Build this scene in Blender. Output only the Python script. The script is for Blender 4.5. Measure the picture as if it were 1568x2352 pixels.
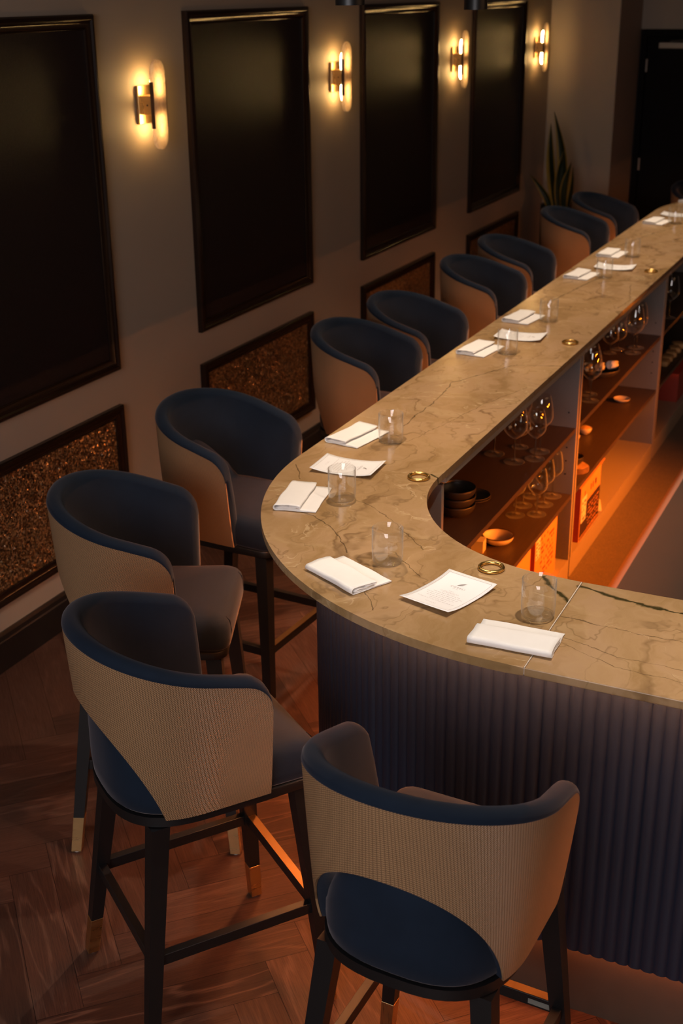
import bpy, bmesh, math, random
from mathutils import Vector, Matrix
random.seed(7)
PI = math.pi
for o in list(bpy.data.objects): bpy.data.objects.remove(o)
SC = bpy.context.scene
C = SC.collection

# ------------------------------------------------------------------ camera
cam_d = bpy.data.cameras.new('camera')
cam = bpy.data.objects.new('camera', cam_d); C.objects.link(cam)
YAW, PITCH, ROLL = 0.4428, 0.3916, -0.0106
cyw, syw = math.cos(YAW), math.sin(YAW)
fw = Vector((-syw*math.cos(PITCH), cyw*math.cos(PITCH), -math.sin(PITCH)))
rt = Vector((cyw, syw, 0)); up = rt.cross(fw)
r2 = math.cos(ROLL)*rt + math.sin(ROLL)*up; u2 = -math.sin(ROLL)*rt + math.cos(ROLL)*up
m = Matrix((r2, u2, -fw)).transposed().to_4x4(); m.translation = Vector((3.0423, 0, 2.4287))
cam.matrix_world = m
cam_d.sensor_fit = 'VERTICAL'; cam_d.sensor_height = 36; cam_d.sensor_width = 24
cam_d.lens = 36*2910.24/2352
cam_d.clip_start = 0.05; cam_d.clip_end = 60
cam_d.dof.use_dof = True; cam_d.dof.focus_distance = 3.0; cam_d.dof.aperture_fstop = 5.0
SC.camera = cam

# ------------------------------------------------------------------ light and exposure
SC.view_settings.view_transform = 'Standard'; SC.view_settings.look = 'None'
SC.view_settings.gamma = 1; SC.view_settings.use_curve_mapping = False
SC.view_settings.exposure = 0.0
w = bpy.data.worlds.new('world'); SC.world = w; w.use_nodes = True
w.node_tree.nodes['Background'].inputs[0].default_value = (0.5, 0.6, 0.8, 1)
w.node_tree.nodes['Background'].inputs[1].default_value = 0.0
def lamp(name, kind, loc, direction, power, color, **kw):
    d = bpy.data.lights.new(name, kind); d.energy = power; d.color = color
    for k, v in kw.items(): setattr(d, k, v)
    o = bpy.data.objects.new(name, d); C.objects.link(o); o.location = loc
    o.rotation_euler = Vector(direction).to_track_quat('-Z', 'Y').to_euler()
    return o
SPOT_COL = (1.0, 0.78, 0.58)
SPOT_W = 62
LED_COL = (1.0, 0.20, 0.008)
# daylight from the far end of the room behind the camera, and soft ceiling bounce
lamp('room_daylight', 'AREA', (2.6, -2.3, 2.3), (-0.35, 1, -0.45), 115, (0.98, 0.88, 0.87), shape='RECTANGLE', size=3.0, size_y=1.4)
lamp('cool_fill', 'AREA', (1.7, -0.6, 2.7), (-0.75, 1, -0.95), 26, (0.78, 0.86, 1.0), shape='RECTANGLE', size=1.2, size_y=0.8)  # added cool fill to lift the lower left wall; no window is built
lamp('ceiling_glow', 'AREA', (4.4, 4.0, 2.9), (-0.5, 0, -1), 82, (1.0, 0.54, 0.28), shape='RECTANGLE', size=3.0, size_y=9.0)
# amber strip under the worktop on the service side, lighting shelves and floor
for k in range(9):
    lamp('service_led', 'AREA', (2.72, 3.35+0.36*k, 0.90), (-1, 0, -0.6), 3.1, LED_COL, shape='RECTANGLE', size=0.05, size_y=0.03, spread=math.radians(74))

# ------------------------------------------------------------------ node helper
class N:
    def __init__(s, name):
        s.m = bpy.data.materials.new(name); s.m.use_nodes = True
        s.t = s.m.node_tree; s.t.nodes.clear()
        s.out = s.t.nodes.new('ShaderNodeOutputMaterial')
    def n(s, typ, ins=None, **kw):
        nd = s.t.nodes.new(typ)
        for k, v in kw.items(): setattr(nd, k, v)
        for k, v in (ins or {}).items(): s.put(nd, k, v)
        return nd
    def put(s, nd, k, v):
        sock = nd.inputs[k]
        if hasattr(v, 'links') or isinstance(v, bpy.types.NodeSocket): s.t.links.new(v, sock)
        elif isinstance(v, bpy.types.Node): s.t.links.new(v.outputs[0], sock)
        else: sock.default_value = v
    def math(s, op, a, b=0.0, c=None, clamp=False):
        nd = s.n('ShaderNodeMath', {0: a, 1: b}, operation=op, use_clamp=clamp)
        if c is not None: s.put(nd, 2, c)
        return nd.outputs[0]
    def vmath(s, op, a, b=None, out=0):
        nd = s.n('ShaderNodeVectorMath', {0: a}, operation=op)
        if b is not None: s.put(nd, 1, b)
        return nd.outputs[out]
    def noise(s, vec, scale, detail=3, rough=0.5, dist=0.0, col=False):
        nd = s.n('ShaderNodeTexNoise', {'Vector': vec, 'Scale': scale, 'Detail': detail, 'Roughness': rough, 'Distortion': dist})
        return nd.outputs[1 if col else 0]
    def ramp(s, fac, stops):
        nd = s.n('ShaderNodeValToRGB', {0: fac}); e = nd.color_ramp.elements
        while len(e) < len(stops): e.new(0.5)
        for i, (p, c) in enumerate(stops):
            e[i].position = p; e[i].color = (*c, 1) if len(c) == 3 else c
        return nd.outputs[0]
    def maprange(s, v, a, b, c=0.0, d=1.0):
        return s.n('ShaderNodeMapRange', {0: v, 1: a, 2: b, 3: c, 4: d}).outputs[0]
    def mix(s, f, a, b):
        nd = s.n('ShaderNodeMix', data_type='RGBA'); s.put(nd, 0, f); s.put(nd, 6, a); s.put(nd, 7, b); return nd.outputs[2]
    def map(s, vec, scale=(1, 1, 1), rot=(0, 0, 0), loc=(0, 0, 0)):
        return s.n('ShaderNodeMapping', {0: vec, 1: loc, 2: rot, 3: scale}).outputs[0]
    def co(s, k='Object'):
        return s.n('ShaderNodeTexCoord').outputs[k]
    def bsdf(s, col, rough=0.5, bump=None, dist=0.001, strength=1.0, **kw):
        p = s.n('ShaderNodeBsdfPrincipled', {'Base Color': col, 'Roughness': rough})
        for k, v in kw.items(): s.put(p, k.replace('_', ' '), v)
        if bump is not None:
            b = s.n('ShaderNodeBump', {'Height': bump, 'Distance': dist, 'Strength': strength}); s.put(p, 'Normal', b.outputs[0])
        s.t.links.new(p.outputs[0], s.out.inputs[0]); return p
def plain(name, col, rough=0.5, metal=0.0, nscale=None, namt=0.15, **kw):
    a = N(name); c = (*col, 1)
    if nscale:
        f = a.noise(a.co(), nscale, 4)
        c = a.mix(f, tuple(x*(1-namt) for x in col)+(1,), tuple(min(1, x*(1+namt)) for x in col)+(1,))
        a.bsdf(c, rough, Metallic=metal, bump=f, dist=0.0005, strength=0.3, **kw)
    else: a.bsdf(c, rough, Metallic=metal, **kw)
    return a.m

# ------------------------------------------------------------------ materials
M = {}
def mk_wall():
    a = N('wall_paint'); p = a.co('Object')
    f = a.noise(p, 1.3, 3); g = a.noise(p, 220, 2)
    c = a.mix(f, (0.315, 0.252, 0.192, 1), (0.365, 0.292, 0.225, 1))
    a.bsdf(c, 0.62, bump=g, dist=0.0006, strength=0.25, Specular_IOR_Level=0.3); return a.m
M['wall'] = mk_wall()
M['ceiling'] = plain('ceiling_paint', (0.05, 0.045, 0.04), 0.9)
def mk_fabric_panel():
    a = N('panel_fabric'); p = a.co('Object')
    f1 = a.noise(a.map(p, (1, 500, 60)), 1.0, 3); f2 = a.noise(a.map(p, (1, 60, 500)), 1.0, 3)
    h = a.math('ADD', f1, f2)
    c = a.mix(a.maprange(h, 0.7, 1.3), (0.007, 0.0045, 0.0042, 1), (0.022, 0.014, 0.013, 1))
    a.bsdf(c, 0.42, bump=h, dist=0.0015, strength=0.6, Specular_IOR_Level=0.22); return a.m
M['panel'] = mk_fabric_panel()
def mk_glitter():
    a = N('glitter_panel'); p = a.co('Object')
    v = a.n('ShaderNodeTexVoronoi', {'Vector': p, 'Scale': 170.0})
    col = a.ramp(a.n('ShaderNodeSeparateColor', {0: v.outputs['Color']}).outputs[0],
        [(0.0, (0.05, 0.024, 0.010)), (0.45, (0.26, 0.13, 0.05)), (0.75, (0.55, 0.32, 0.13)), (1.0, (0.85, 0.6, 0.35))])
    geo = a.n('ShaderNodeNewGeometry').outputs['Normal']
    rn = a.vmath('SUBTRACT', v.outputs['Color'], (0.5, 0.5, 0.5))
    nn = a.vmath('NORMALIZE', a.vmath('ADD', geo, a.vmath('MULTIPLY', rn, (1.3, 1.3, 1.3))))
    pb = a.bsdf(col, 0.28, Metallic=0.75); a.put(pb, 'Normal', nn); return a.m
M['glitter'] = mk_glitter()
M['frame'] = plain('dark_moulding', (0.014, 0.006, 0.003), 0.26, Specular_IOR_Level=0.35, nscale=30)
M['black_wood'] = plain('black_lacquer_wood', (0.0045, 0.004, 0.0042), 0.42, nscale=60)
M['baseboard'] = plain('baseboard_black', (0.007, 0.006, 0.006), 0.42)
M['door'] = plain('door_black', (0.005, 0.0035, 0.003), 0.75, Specular_IOR_Level=0.15)
def mk_metal(name, col, rough, sc=(3, 200, 3)):
    a = N(name); f = a.noise(a.map(a.co(), sc), 4, 3)
    a.bsdf(a.mix(f, tuple(x*0.8 for x in col)+(1,), (*col, 1)), a.maprange(f, 0.3, 0.7, rough*0.8, rough*1.3), Metallic=1.0); return a.m
M['brass'] = mk_metal('brushed_brass', (0.72, 0.46, 0.20), 0.3)
M['plate_brass'] = mk_metal('worn_brass', (0.34, 0.19, 0.075), 0.4)
M['gold'] = mk_metal('polished_brass', (0.85, 0.55, 0.18), 0.28)
M['steel'] = mk_metal('satin_steel', (0.5, 0.48, 0.46), 0.3)
M['paint_steel'] = plain('closer_paint', (0.35, 0.28, 0.22), 0.35)
def mk_velvet():
    a = N('velvet'); p = a.co('Object')
    f = a.noise(p, 14, 5, 0.6); g = a.noise(p, 900, 2)
    c = a.mix(f, (0.0042, 0.0085, 0.0165, 1), (0.0075, 0.0145, 0.028, 1))
    a.bsdf(c, 0.85, bump=g, dist=0.0004, strength=0.35, Specular_IOR_Level=0.15,
           Sheen_Weight=0.2, Sheen_Roughness=0.40, Sheen_Tint=(0.60, 0.50, 0.50, 1)); return a.m
M['velvet'] = mk_velvet()
def mk_weave():
    a = N('woven_leather'); uv = a.n('ShaderNodeUVMap').outputs[0]
    s = a.n('ShaderNodeSeparateXYZ', {0: uv}); u = s.outputs[0]; v = s.outputs[1]
    cu = a.math('DIVIDE', u, 0.0062); fr = a.math('FRACT', cu); col = a.math('FLOOR', cu)
    par = a.math('SUBTRACT', a.math('MULTIPLY', a.math('PINGPONG', col, 1.0), 2.0), 1.0)
    sl = a.math('MULTIPLY', fr, 1.25)
    st = a.math('ADD', a.math('DIVIDE', v, 0.0044), sl)
    b = a.math('ABSOLUTE', a.math('SINE', a.math('MULTIPLY', st, PI)))
    e = a.math('SUBTRACT', 1.0, a.math('POWER', a.math('ABSOLUTE', a.math('SUBTRACT', a.math('MULTIPLY', fr, 2.0), 1.0)), 7.0))
    h = a.math('MULTIPLY', a.math('POWER', b, 0.6), e)
    f = a.noise(a.co(), 9, 3)
    lit = a.mix(f, (0.30, 0.170, 0.082, 1), (0.36, 0.206, 0.10, 1))
    c = a.mix(a.maprange(h, 0.05, 0.6), (0.09, 0.05, 0.026, 1), lit)
    a.bsdf(c, 0.40, bump=h, dist=0.0016, strength=1.0, Specular_IOR_Level=0.45); return a.m
M['weave'] = mk_weave()
def mk_linen(name, col):
    a = N(name); p = a.co('Object')
    g = a.math('ADD', a.noise(a.map(p, (900, 90, 90)), 1, 2), a.noise(a.map(p, (90, 900, 90)), 1, 2))
    f = a.noise(p, 25, 4)
    a.bsdf(a.mix(f, tuple(x*0.93 for x in col)+(1,), (*col, 1)), 0.9, bump=a.math('ADD', a.math('MULTIPLY', g, 0.2), f), dist=0.0015, strength=0.35,
           Sheen_Weight=0.2, Specular_IOR_Level=0.1); return a.m
M['linen'] = mk_linen('white_linen', (0.88, 0.84, 0.80))
M['paper'] = plain('menu_paper', (0.86, 0.84, 0.84), 0.75)
M['ink'] = plain('menu_ink', (0.30, 0.24, 0.22), 0.8)
M['line_ink'] = plain('menu_line', (0.42, 0.33, 0.28), 0.8)

def mk_marble():
    a = N('quartzite'); g = a.n('ShaderNodeNewGeometry').outputs['Position']
    warp = a.vmath('MULTIPLY', a.vmath('SUBTRACT', a.noise(g, 3.0, 4, 0.6, col=True), (0.5, 0.5, 0.5)), (0.42, 0.42, 0.1))
    P = a.vmath('ADD', g, warp)
    rot = a.map(P, (1.0, 0.42, 1.0), (0, 0, 0.30))
    cl = a.noise(a.map(P, (1.6, 0.8, 1), (0, 0, 0.4)), 2.2, 6, 0.6)
    base = a.ramp(cl, [(0.25, (0.262, 0.151, 0.059)), (0.42, (0.359, 0.214, 0.095)), (0.52, (0.407, 0.245, 0.119)), (0.62, (0.427, 0.261, 0.140)), (0.8, (0.301, 0.184, 0.077))])
    # fine brown veins: thin ridges of a stretched noise
    def ridge(vec, sc, wd, det=3):
        n_ = a.noise(vec, sc, det, 0.5)
        return a.maprange(a.math('ABSOLUTE', a.math('SUBTRACT', n_, 0.5)), 0.0, wd, 1.0, 0.0)
    v1 = ridge(rot, 2.4, 0.015); v2 = ridge(a.map(P, (2.0, 0.8, 1), (0, 0, 0.55), (3, 1, 0)), 3.6, 0.016)
    w1 = ridge(a.map(P, (0.8, 1.5, 1), (0, 0, -0.5), (5, 2, 0)), 5.0, 0.009, 4)
    brk = a.noise(g, 6.0, 3)
    v1 = a.math('MULTIPLY', v1, a.maprange(brk, 0.42, 0.6))
    v2 = a.math('MULTIPLY', v2, a.maprange(brk, 0.58, 0.44))
    w1 = a.math('MULTIPLY', w1, a.maprange(a.noise(g, 9.0, 2), 0.5, 0.62))
    fine = a.noise(a.map(P, (60, 14, 20), (0, 0, 0.3)), 1.0, 5, 0.65)
    base = a.mix(a.maprange(fine, 0.35, 0.75, 0.0, 0.35), base, (0.485, 0.313, 0.151, 1))
    smoke = a.noise(a.map(P, (7, 2.2, 4), (0, 0, 0.35)), 1.0, 5, 0.6)
    base = a.mix(a.maprange(smoke, 0.50, 0.72, 0.0, 0.75), base, (0.242, 0.135, 0.045, 1))
    mil = a.noise(a.map(P, (3.0, 9.0, 4), (0, 0, 0.2)), 1.3, 4, 0.55)
    base = a.mix(a.maprange(mil, 0.56, 0.74, 0.0, 0.5), base, (0.543, 0.365, 0.187, 1))
    c = a.mix(a.math('MULTIPLY', v1, 0.62), base, (0.116, 0.057, 0.018, 1))
    c = a.mix(a.math('MULTIPLY', v2, 0.5), c, (0.155, 0.087, 0.036, 1))
    c = a.mix(a.math('MULTIPLY', w1, 0.6), c, (0.640, 0.452, 0.252, 1))
    # the veins one can point to, each a wandering crack of its own
    jit = a.vmath('MULTIPLY', a.vmath('SUBTRACT', a.noise(g, 20, 3, 0.55, col=True), (0.5, 0.5, 0.5)), (0.026, 0.026, 0.0))
    Q = a.vmath('MULTIPLY', a.vmath('ADD', g, jit), (1, 1, 0))
    grp = bpy.data.node_groups.new('segment_distance', 'ShaderNodeTree')
    for nm in ('P', 'A', 'D'): grp.interface.new_socket(nm, in_out='INPUT', socket_type='NodeSocketVector')
    grp.interface.new_socket('dist', in_out='OUTPUT', socket_type='NodeSocketFloat')
    gi = grp.nodes.new('NodeGroupInput'); go = grp.nodes.new('NodeGroupOutput')
    def V(op, x, y=None, o_=0):
        nd = grp.nodes.new('ShaderNodeVectorMath'); nd.operation = op; grp.links.new(x, nd.inputs[0])
        if y is not None: grp.links.new(y, nd.inputs[1])
        return nd, nd.outputs[o_]
    _, pa = V('SUBTRACT', gi.outputs[0], gi.outputs[1])
    _, dt = V('DOT_PRODUCT', pa, gi.outputs[2], 1); _, dd = V('DOT_PRODUCT', gi.outputs[2], gi.outputs[2], 1)
    dv = grp.nodes.new('ShaderNodeMath'); dv.operation = 'DIVIDE'; dv.use_clamp = True
    grp.links.new(dt, dv.inputs[0]); grp.links.new(dd, dv.inputs[1])
    sc_ = grp.nodes.new('ShaderNodeVectorMath'); sc_.operation = 'SCALE'; grp.links.new(gi.outputs[2], sc_.inputs[0]); grp.links.new(dv.outputs[0], sc_.inputs[3])
    _, ds = V('DISTANCE', pa, sc_.outputs[0], 1); grp.links.new(ds, go.inputs[0])
    def polyline(pts):
        best = None
        for p, q in zip(pts[:-1], pts[1:]):
            nd = a.n('ShaderNodeGroup', node_tree=grp); a.put(nd, 'P', Q)
            nd.inputs['A'].default_value = (p[0], p[1], 0); nd.inputs['D'].default_value = (q[0]-p[0], q[1]-p[1], 0)
            best = nd.outputs[0] if best is None else a.math('MINIMUM', best, nd.outputs[0])
        return best
    thin = a.noise(g, 16, 3)
    veins = [
      ([(1.513,3.709),(1.505,4.088),(1.484,4.249),(1.588,4.482),(1.617,4.56),(1.794,4.622)], 0.0034, 0.8),
      ([(1.585,3.571),(1.628,3.767),(1.678,4.046),(1.756,4.299)], 0.0026, 0.5),
      ([(1.539,2.902),(1.592,2.891),(1.673,2.833),(1.725,2.776),(1.775,2.707)], 0.0032, 0.8),
      ([(1.639,3.049),(1.72,3.013),(1.867,2.887),(1.944,2.805)], 0.0030, 0.65),
      ([(1.883,2.76),(1.954,2.69),(1.997,2.65)], 0.0030, 0.75),
      ([(1.883,2.542),(1.937,2.48),(1.967,2.438)], 0.0030, 0.8),
      ([(1.348,3.239),(1.392,3.187),(1.42,3.132)], 0.0034, 0.8),
      ([(2.371,2.587),(2.483,2.575),(2.564,2.57),(2.80,2.578)], 0.0028, 0.7),
      ([(2.414,2.487),(2.542,2.445),(2.80,2.444)], 0.0024, 0.6),
      ([(2.429,2.451),(2.553,2.4),(2.80,2.385)], 0.0026, 0.65),
      ([(1.448,5.682),(1.498,6.11),(1.522,6.23)], 0.006, 0.7),
      ([(1.763,5.644),(1.772,5.817),(1.70,6.15)], 0.004, 0.5),
      ([(1.40,7.1),(1.50,7.6),(1.60,7.9)], 0.006, 0.6)]
    for pts, wd, st in veins:
        d = a.math('DIVIDE', polyline(pts), a.maprange(thin, 0.3, 0.7, wd*0.2, wd*1.15))
        c = a.mix(a.math('MULTIPLY', a.maprange(d, 0.3, 1.0, 1.0, 0.0), st), c, (0.053, 0.033, 0.013, 1))
    for pts, wd in (([(2.376,2.757),(2.454,2.731),(2.572,2.713),(2.85,2.705)], 0.009), ([(2.275,2.771),(2.326,2.713),(2.369,2.663)], 0.008), ([(1.80,3.30),(1.765,3.33)], 0.006)):
        d = a.math('DIVIDE', polyline(pts), a.maprange(thin, 0.35, 0.65, wd*0.3, wd*1.5))
        c = a.mix(a.maprange(d, 0.3, 1.0, 0.95, 0.0), c, (0.034, 0.028, 0.007, 1))
    a.bsdf(c, 0.22, bump=a.math('ADD', w1, a.math('MULTIPLY', fine, 0.4)), dist=0.0006, strength=0.25, Specular_IOR_Level=0.5); return a.m
M['marble'] = mk_marble()
M['grout'] = plain('pale_resin_seam', (0.62, 0.52, 0.42), 0.4)
M['flute'] = plain('navy_reeded_paint', (0.0085, 0.015, 0.032), 0.48, nscale=250, namt=0.1)
M['plinth'] = plain('dark_plinth', (0.07, 0.05, 0.035), 0.45, nscale=20)
def mk_shelf_wood():
    a = N('shelf_board'); f = a.noise(a.map(a.co(), (40, 3, 40)), 2.0, 4)
    a.bsdf(a.mix(f, (0.055, 0.034, 0.022, 1), (0.085, 0.053, 0.035, 1)), 0.45, bump=f, dist=0.0005, strength=0.3); return a.m
M['shelf'] = mk_shelf_wood()
M['grey'] = plain('grey_melamine', (0.20, 0.185, 0.18), 0.5, nscale=400, namt=0.12)
M['pale_grey'] = plain('pale_melamine', (0.42, 0.34, 0.27), 0.5, nscale=400, namt=0.12)
M['void'] = plain('peg_dark', (0.004, 0.003, 0.003), 0.9)
def mk_concrete():
    a = N('speckled_floor'); p = a.co('Object')
    f = a.noise(p, 5, 5, 0.65); s = a.n('ShaderNodeTexVoronoi', {'Vector': p, 'Scale': 14.0})
    dot = a.maprange(s.outputs['Distance'], 0.035, 0.05, 1.0, 0.0)
    c = a.mix(f, (0.22, 0.16, 0.11, 1), (0.32, 0.24, 0.17, 1)); fine = a.noise(p, 350, 2)
    c = a.mix(a.maprange(fine, 0.35, 0.65), c, (0.12, 0.095, 0.078, 1)); c = a.mix(a.math('MULTIPLY', dot, a.maprange(a.noise(p, 20, 1), 0.55, 0.6)), c, (0.55, 0.5, 0.42, 1))
    a.bsdf(c, 0.55, bump=fine, dist=0.0008, strength=0.4); return a.m
M['concrete'] = mk_concrete()
def mk_planks():
    a = N('oak_planks'); uv = a.n('ShaderNodeUVMap').outputs[0]
    r = a.n('ShaderNodeAttribute', attribute_name='plank').outputs['Color']
    rs = a.n('ShaderNodeSeparateColor', {0: r}); r1 = rs.outputs[0]; r2_ = rs.outputs[1]
    off = a.n('ShaderNodeCombineXYZ', {0: a.math('MULTIPLY', r1, 37.0), 1: a.math('MULTIPLY', r2_, 61.0), 2: a.math('MULTIPLY', r1, 11.0)}).outputs[0]
    q = a.vmath('ADD', uv, off)
    wv = a.noise(a.map(q, (0.9, 8.0, 1)), 1.0, 2, 0.45)                # cathedral field
    rings = a.math('SINE', a.math('ADD', a.math('MULTIPLY', wv, 60.0), a.math('MULTIPLY', a.noise(a.map(q, (8, 60, 1)), 1.0, 2), 3.0)))
    rings = a.maprange(rings, -0.2, 1.0)
    fib = a.noise(a.map(q, (14, 420, 1)), 1.0, 4, 0.6)
    c = a.mix(r1, (0.048, 0.021, 0.014, 1), (0.105, 0.048, 0.031, 1))
    c = a.mix(a.math('MULTIPLY', a.math('POWER', rings, 6.0), a.maprange(r2_, 0.1, 0.9, 0.1, 0.55)), c, (0.22, 0.115, 0.075, 1))
    c = a.mix(a.maprange(fib, 0.40, 0.64, 0.0, 0.5), c, (0.026, 0.010, 0.007, 1))
    a.bsdf(c, a.maprange(fib, 0.3, 0.7, 0.34, 0.5), bump=a.math('ADD', fib, a.math('MULTIPLY', rings, 0.3)), dist=0.0008, strength=0.35, Specular_IOR_Level=0.4); return a.m
M['planks'] = mk_planks()
M['mat_edge'] = plain('mat_edge', (0.34, 0.22, 0.17), 0.6, nscale=400, namt=0.2)
M['mat'] = plain('rubber_mat', (0.048, 0.042, 0.036), 0.6, nscale=400, namt=0.25)
def mk_glass():
    a = N('clear_glass')
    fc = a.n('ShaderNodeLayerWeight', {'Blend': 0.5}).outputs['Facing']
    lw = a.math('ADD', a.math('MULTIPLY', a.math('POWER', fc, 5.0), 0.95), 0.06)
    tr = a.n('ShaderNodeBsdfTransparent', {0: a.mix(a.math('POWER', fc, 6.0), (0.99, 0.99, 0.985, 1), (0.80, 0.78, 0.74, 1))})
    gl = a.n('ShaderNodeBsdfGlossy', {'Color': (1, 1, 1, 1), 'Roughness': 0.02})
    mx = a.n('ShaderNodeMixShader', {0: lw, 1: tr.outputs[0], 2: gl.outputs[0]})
    df = a.n('ShaderNodeBsdfDiffuse', {0: (0.85, 0.82, 0.78, 1)})  # pale diffuse on grazing edges paints bright rim highlights into the glass
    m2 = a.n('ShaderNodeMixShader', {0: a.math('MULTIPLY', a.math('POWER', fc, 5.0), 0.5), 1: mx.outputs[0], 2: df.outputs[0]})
    a.t.links.new(m2.outputs[0], a.out.inputs[0]); return a.m
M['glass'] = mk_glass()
def mk_glass_base(name, tr_):
    a = N(name); g = a.n('ShaderNodeBsdfGlass', {'Color': (0.97, 0.97, 0.96, 1), 'Roughness': 0.0, 'IOR': 1.48})
    t = a.n('ShaderNodeBsdfTransparent', {0: (0.97, 0.97, 0.96, 1)})
    mx = a.n('ShaderNodeMixShader', {0: tr_, 1: g.outputs[0], 2: t.outputs[0]})
    a.t.links.new(mx.outputs[0], a.out.inputs[0]); return a.m
M['glass_base'] = mk_glass_base('thick_glass', 0.6)
M['crystal'] = mk_glass_base('crystal', 0.3)
def mk_alabaster():
    a = N('alabaster'); f = a.noise(a.co(), 22, 5, 0.6, 1.0)
    c = a.ramp(f, [(0.3, (0.62, 0.50, 0.40)), (0.5, (0.88, 0.80, 0.70)), (0.7, (0.95, 0.9, 0.82))])
    d = a.n('ShaderNodeBsdfDiffuse', {0: c}); t = a.n('ShaderNodeBsdfTranslucent', {0: c})
    g = a.n('ShaderNodeBsdfGlossy', {'Color': (1, 1, 1, 1), 'Roughness': 0.3})
    mx = a.n('ShaderNodeMixShader', {0: 0.75, 1: d.outputs[0], 2: t.outputs[0]})
    m2 = a.n('ShaderNodeMixShader', {0: 0.04, 1: mx.outputs[0], 2: g.outputs[0]})
    a.t.links.new(m2.outputs[0], a.out.inputs[0]); return a.m
M['alabaster'] = mk_alabaster()
def mk_emit(name, col, st):
    a = N(name); e = a.n('ShaderNodeEmission', {0: (*col, 1), 1: st}); a.t.links.new(e.outputs[0], a.out.inputs[0]); return a.m
M['bulb'] = mk_emit('sconce_glow', (1.0, 0.60, 0.21), 72)
M['led'] = mk_emit('amber_led', LED_COL, 40)
M['led_top'] = mk_emit('amber_led_top', (1.0, 0.34, 0.11), 320)
M['spot_lens'] = mk_emit('spot_lens', (1.0, 0.75, 0.5), 8)
M['leaf'] = plain('leaf_green', (0.020, 0.036, 0.010), 0.45, nscale=40, namt=0.5)
M['leaf_edge'] = plain('leaf_edge_yellow', (0.50, 0.33, 0.05), 0.5)
M['pot'] = plain('pot_black', (0.012, 0.01, 0.01), 0.5)
M['soil'] = plain('soil', (0.02, 0.012, 0.008), 0.95, nscale=80, namt=0.5)
M['card_orange'] = plain('orange_card', (0.80, 0.33, 0.10), 0.6, nscale=30, namt=0.08)
M['card_red'] = plain('red_card', (0.42, 0.05, 0.03), 0.55)
M['card_dark'] = plain('dark_print', (0.05, 0.02, 0.014), 0.55)
M['sticker'] = plain('white_sticker', (0.78, 0.74, 0.68), 0.6)
M['print'] = plain('brown_print', (0.22, 0.07, 0.02), 0.6)
M['ceramic'] = plain('cream_ceramic', (0.72, 0.60, 0.48), 0.3, nscale=60, namt=0.05)
M['ceramic_dark'] = plain('dark_stoneware', (0.045, 0.035, 0.028), 0.4, nscale=60, namt=0.3)
M['rim'] = plain('brown_rim', (0.06, 0.025, 0.012), 0.3)
M['bark'] = plain('bark', (0.20, 0.10, 0.05), 0.85, nscale=60, namt=0.6)
M['cut_wood'] = plain('cut_wood', (0.62, 0.34, 0.14), 0.6, nscale=30, namt=0.25)
M['crumb'] = plain('golden_crumb', (0.70, 0.36, 0.10), 0.7, nscale=90, namt=0.5)
M['silver_label'] = plain('silver_label', (0.35, 0.4, 0.36), 0.3, 0.6)

# ------------------------------------------------------------------ mesh helpers
def obj(name, bm, mat, parent=None, smooth=False, loc=None, rot=None):
    me = bpy.data.meshes.new(name); bmesh.ops.recalc_face_normals(bm, faces=bm.faces[:]); bm.to_mesh(me); bm.free()
    for mm in (mat if isinstance(mat, (list, tuple)) else [mat]): me.materials.append(mm)
    if smooth:
        for p in me.polygons: p.use_smooth = True
        if smooth != 'all': me.set_sharp_from_angle(angle=math.radians(38))
    o = bpy.data.objects.new(name, me); C.objects.link(o)
    if parent: o.parent = parent
    if loc is not None: o.location = loc
    if rot is not None: o.rotation_euler = rot
    return o
def tag(o, label=None, cat=None, group=None, kind=None):
    if label: o['label'] = label
    if cat: o['category'] = cat
    if group: o['group'] = group
    if kind: o['kind'] = kind
    return o
def thing(name, label, cat, loc=(0, 0, 0), rz=0, group=None):
    o = bpy.data.objects.new(name, None); C.objects.link(o); o.location = loc; o.rotation_euler = (0, 0, rz)
    o.empty_display_size = 0.05
    return tag(o, label, cat, group)
def dup(root, loc, rz, label, group=None):
    r = root.copy(); C.objects.link(r); r.location = loc; r.rotation_euler = (0, 0, rz); r['label'] = label
    if group: r['group'] = group
    for ch in list(root.children):
        c = ch.copy(); C.objects.link(c); c.parent = r
        for g in ch.children:
            d = g.copy(); C.objects.link(d); d.parent = c
    return r
def bx(bm, x0, x1, y0, y1, z0, z1, mi=0):
    v = [bm.verts.new(p) for p in [(x0,y0,z0),(x1,y0,z0),(x1,y1,z0),(x0,y1,z0),(x0,y0,z1),(x1,y0,z1),(x1,y1,z1),(x0,y1,z1)]]
    for f in [(0,3,2,1),(4,5,6,7),(0,1,5,4),(1,2,6,5),(2,3,7,6),(3,0,4,7)]:
        bm.faces.new([v[i] for i in f]).material_index = mi
    return v
def box(x0, x1, y0, y1, z0, z1, bev=0.0, seg=2):
    bm = bmesh.new(); bx(bm, x0, x1, y0, y1, z0, z1)
    if bev: bmesh.ops.bevel(bm, geom=bm.edges[:], offset=bev, segments=seg, affect='EDGES', profile=0.5)
    return bm
def prism(pts, z0, z1, bev=0.0, seg=2):
    bm = bmesh.new(); a = [bm.verts.new((x, y, z0)) for x, y in pts]; b = [bm.verts.new((x, y, z1)) for x, y in pts]
    bm.faces.new(a[::-1]); bm.faces.new(b); n = len(pts)
    for i in range(n): bm.faces.new((a[i], a[(i+1) % n], b[(i+1) % n], b[i]))
    if bev:
        es = [e for e in bm.edges if abs(e.verts[0].co.z-e.verts[1].co.z) < 1e-6]
        bmesh.ops.bevel(bm, geom=es, offset=bev, segments=seg, affect='EDGES', profile=0.5)
    return bm
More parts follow.
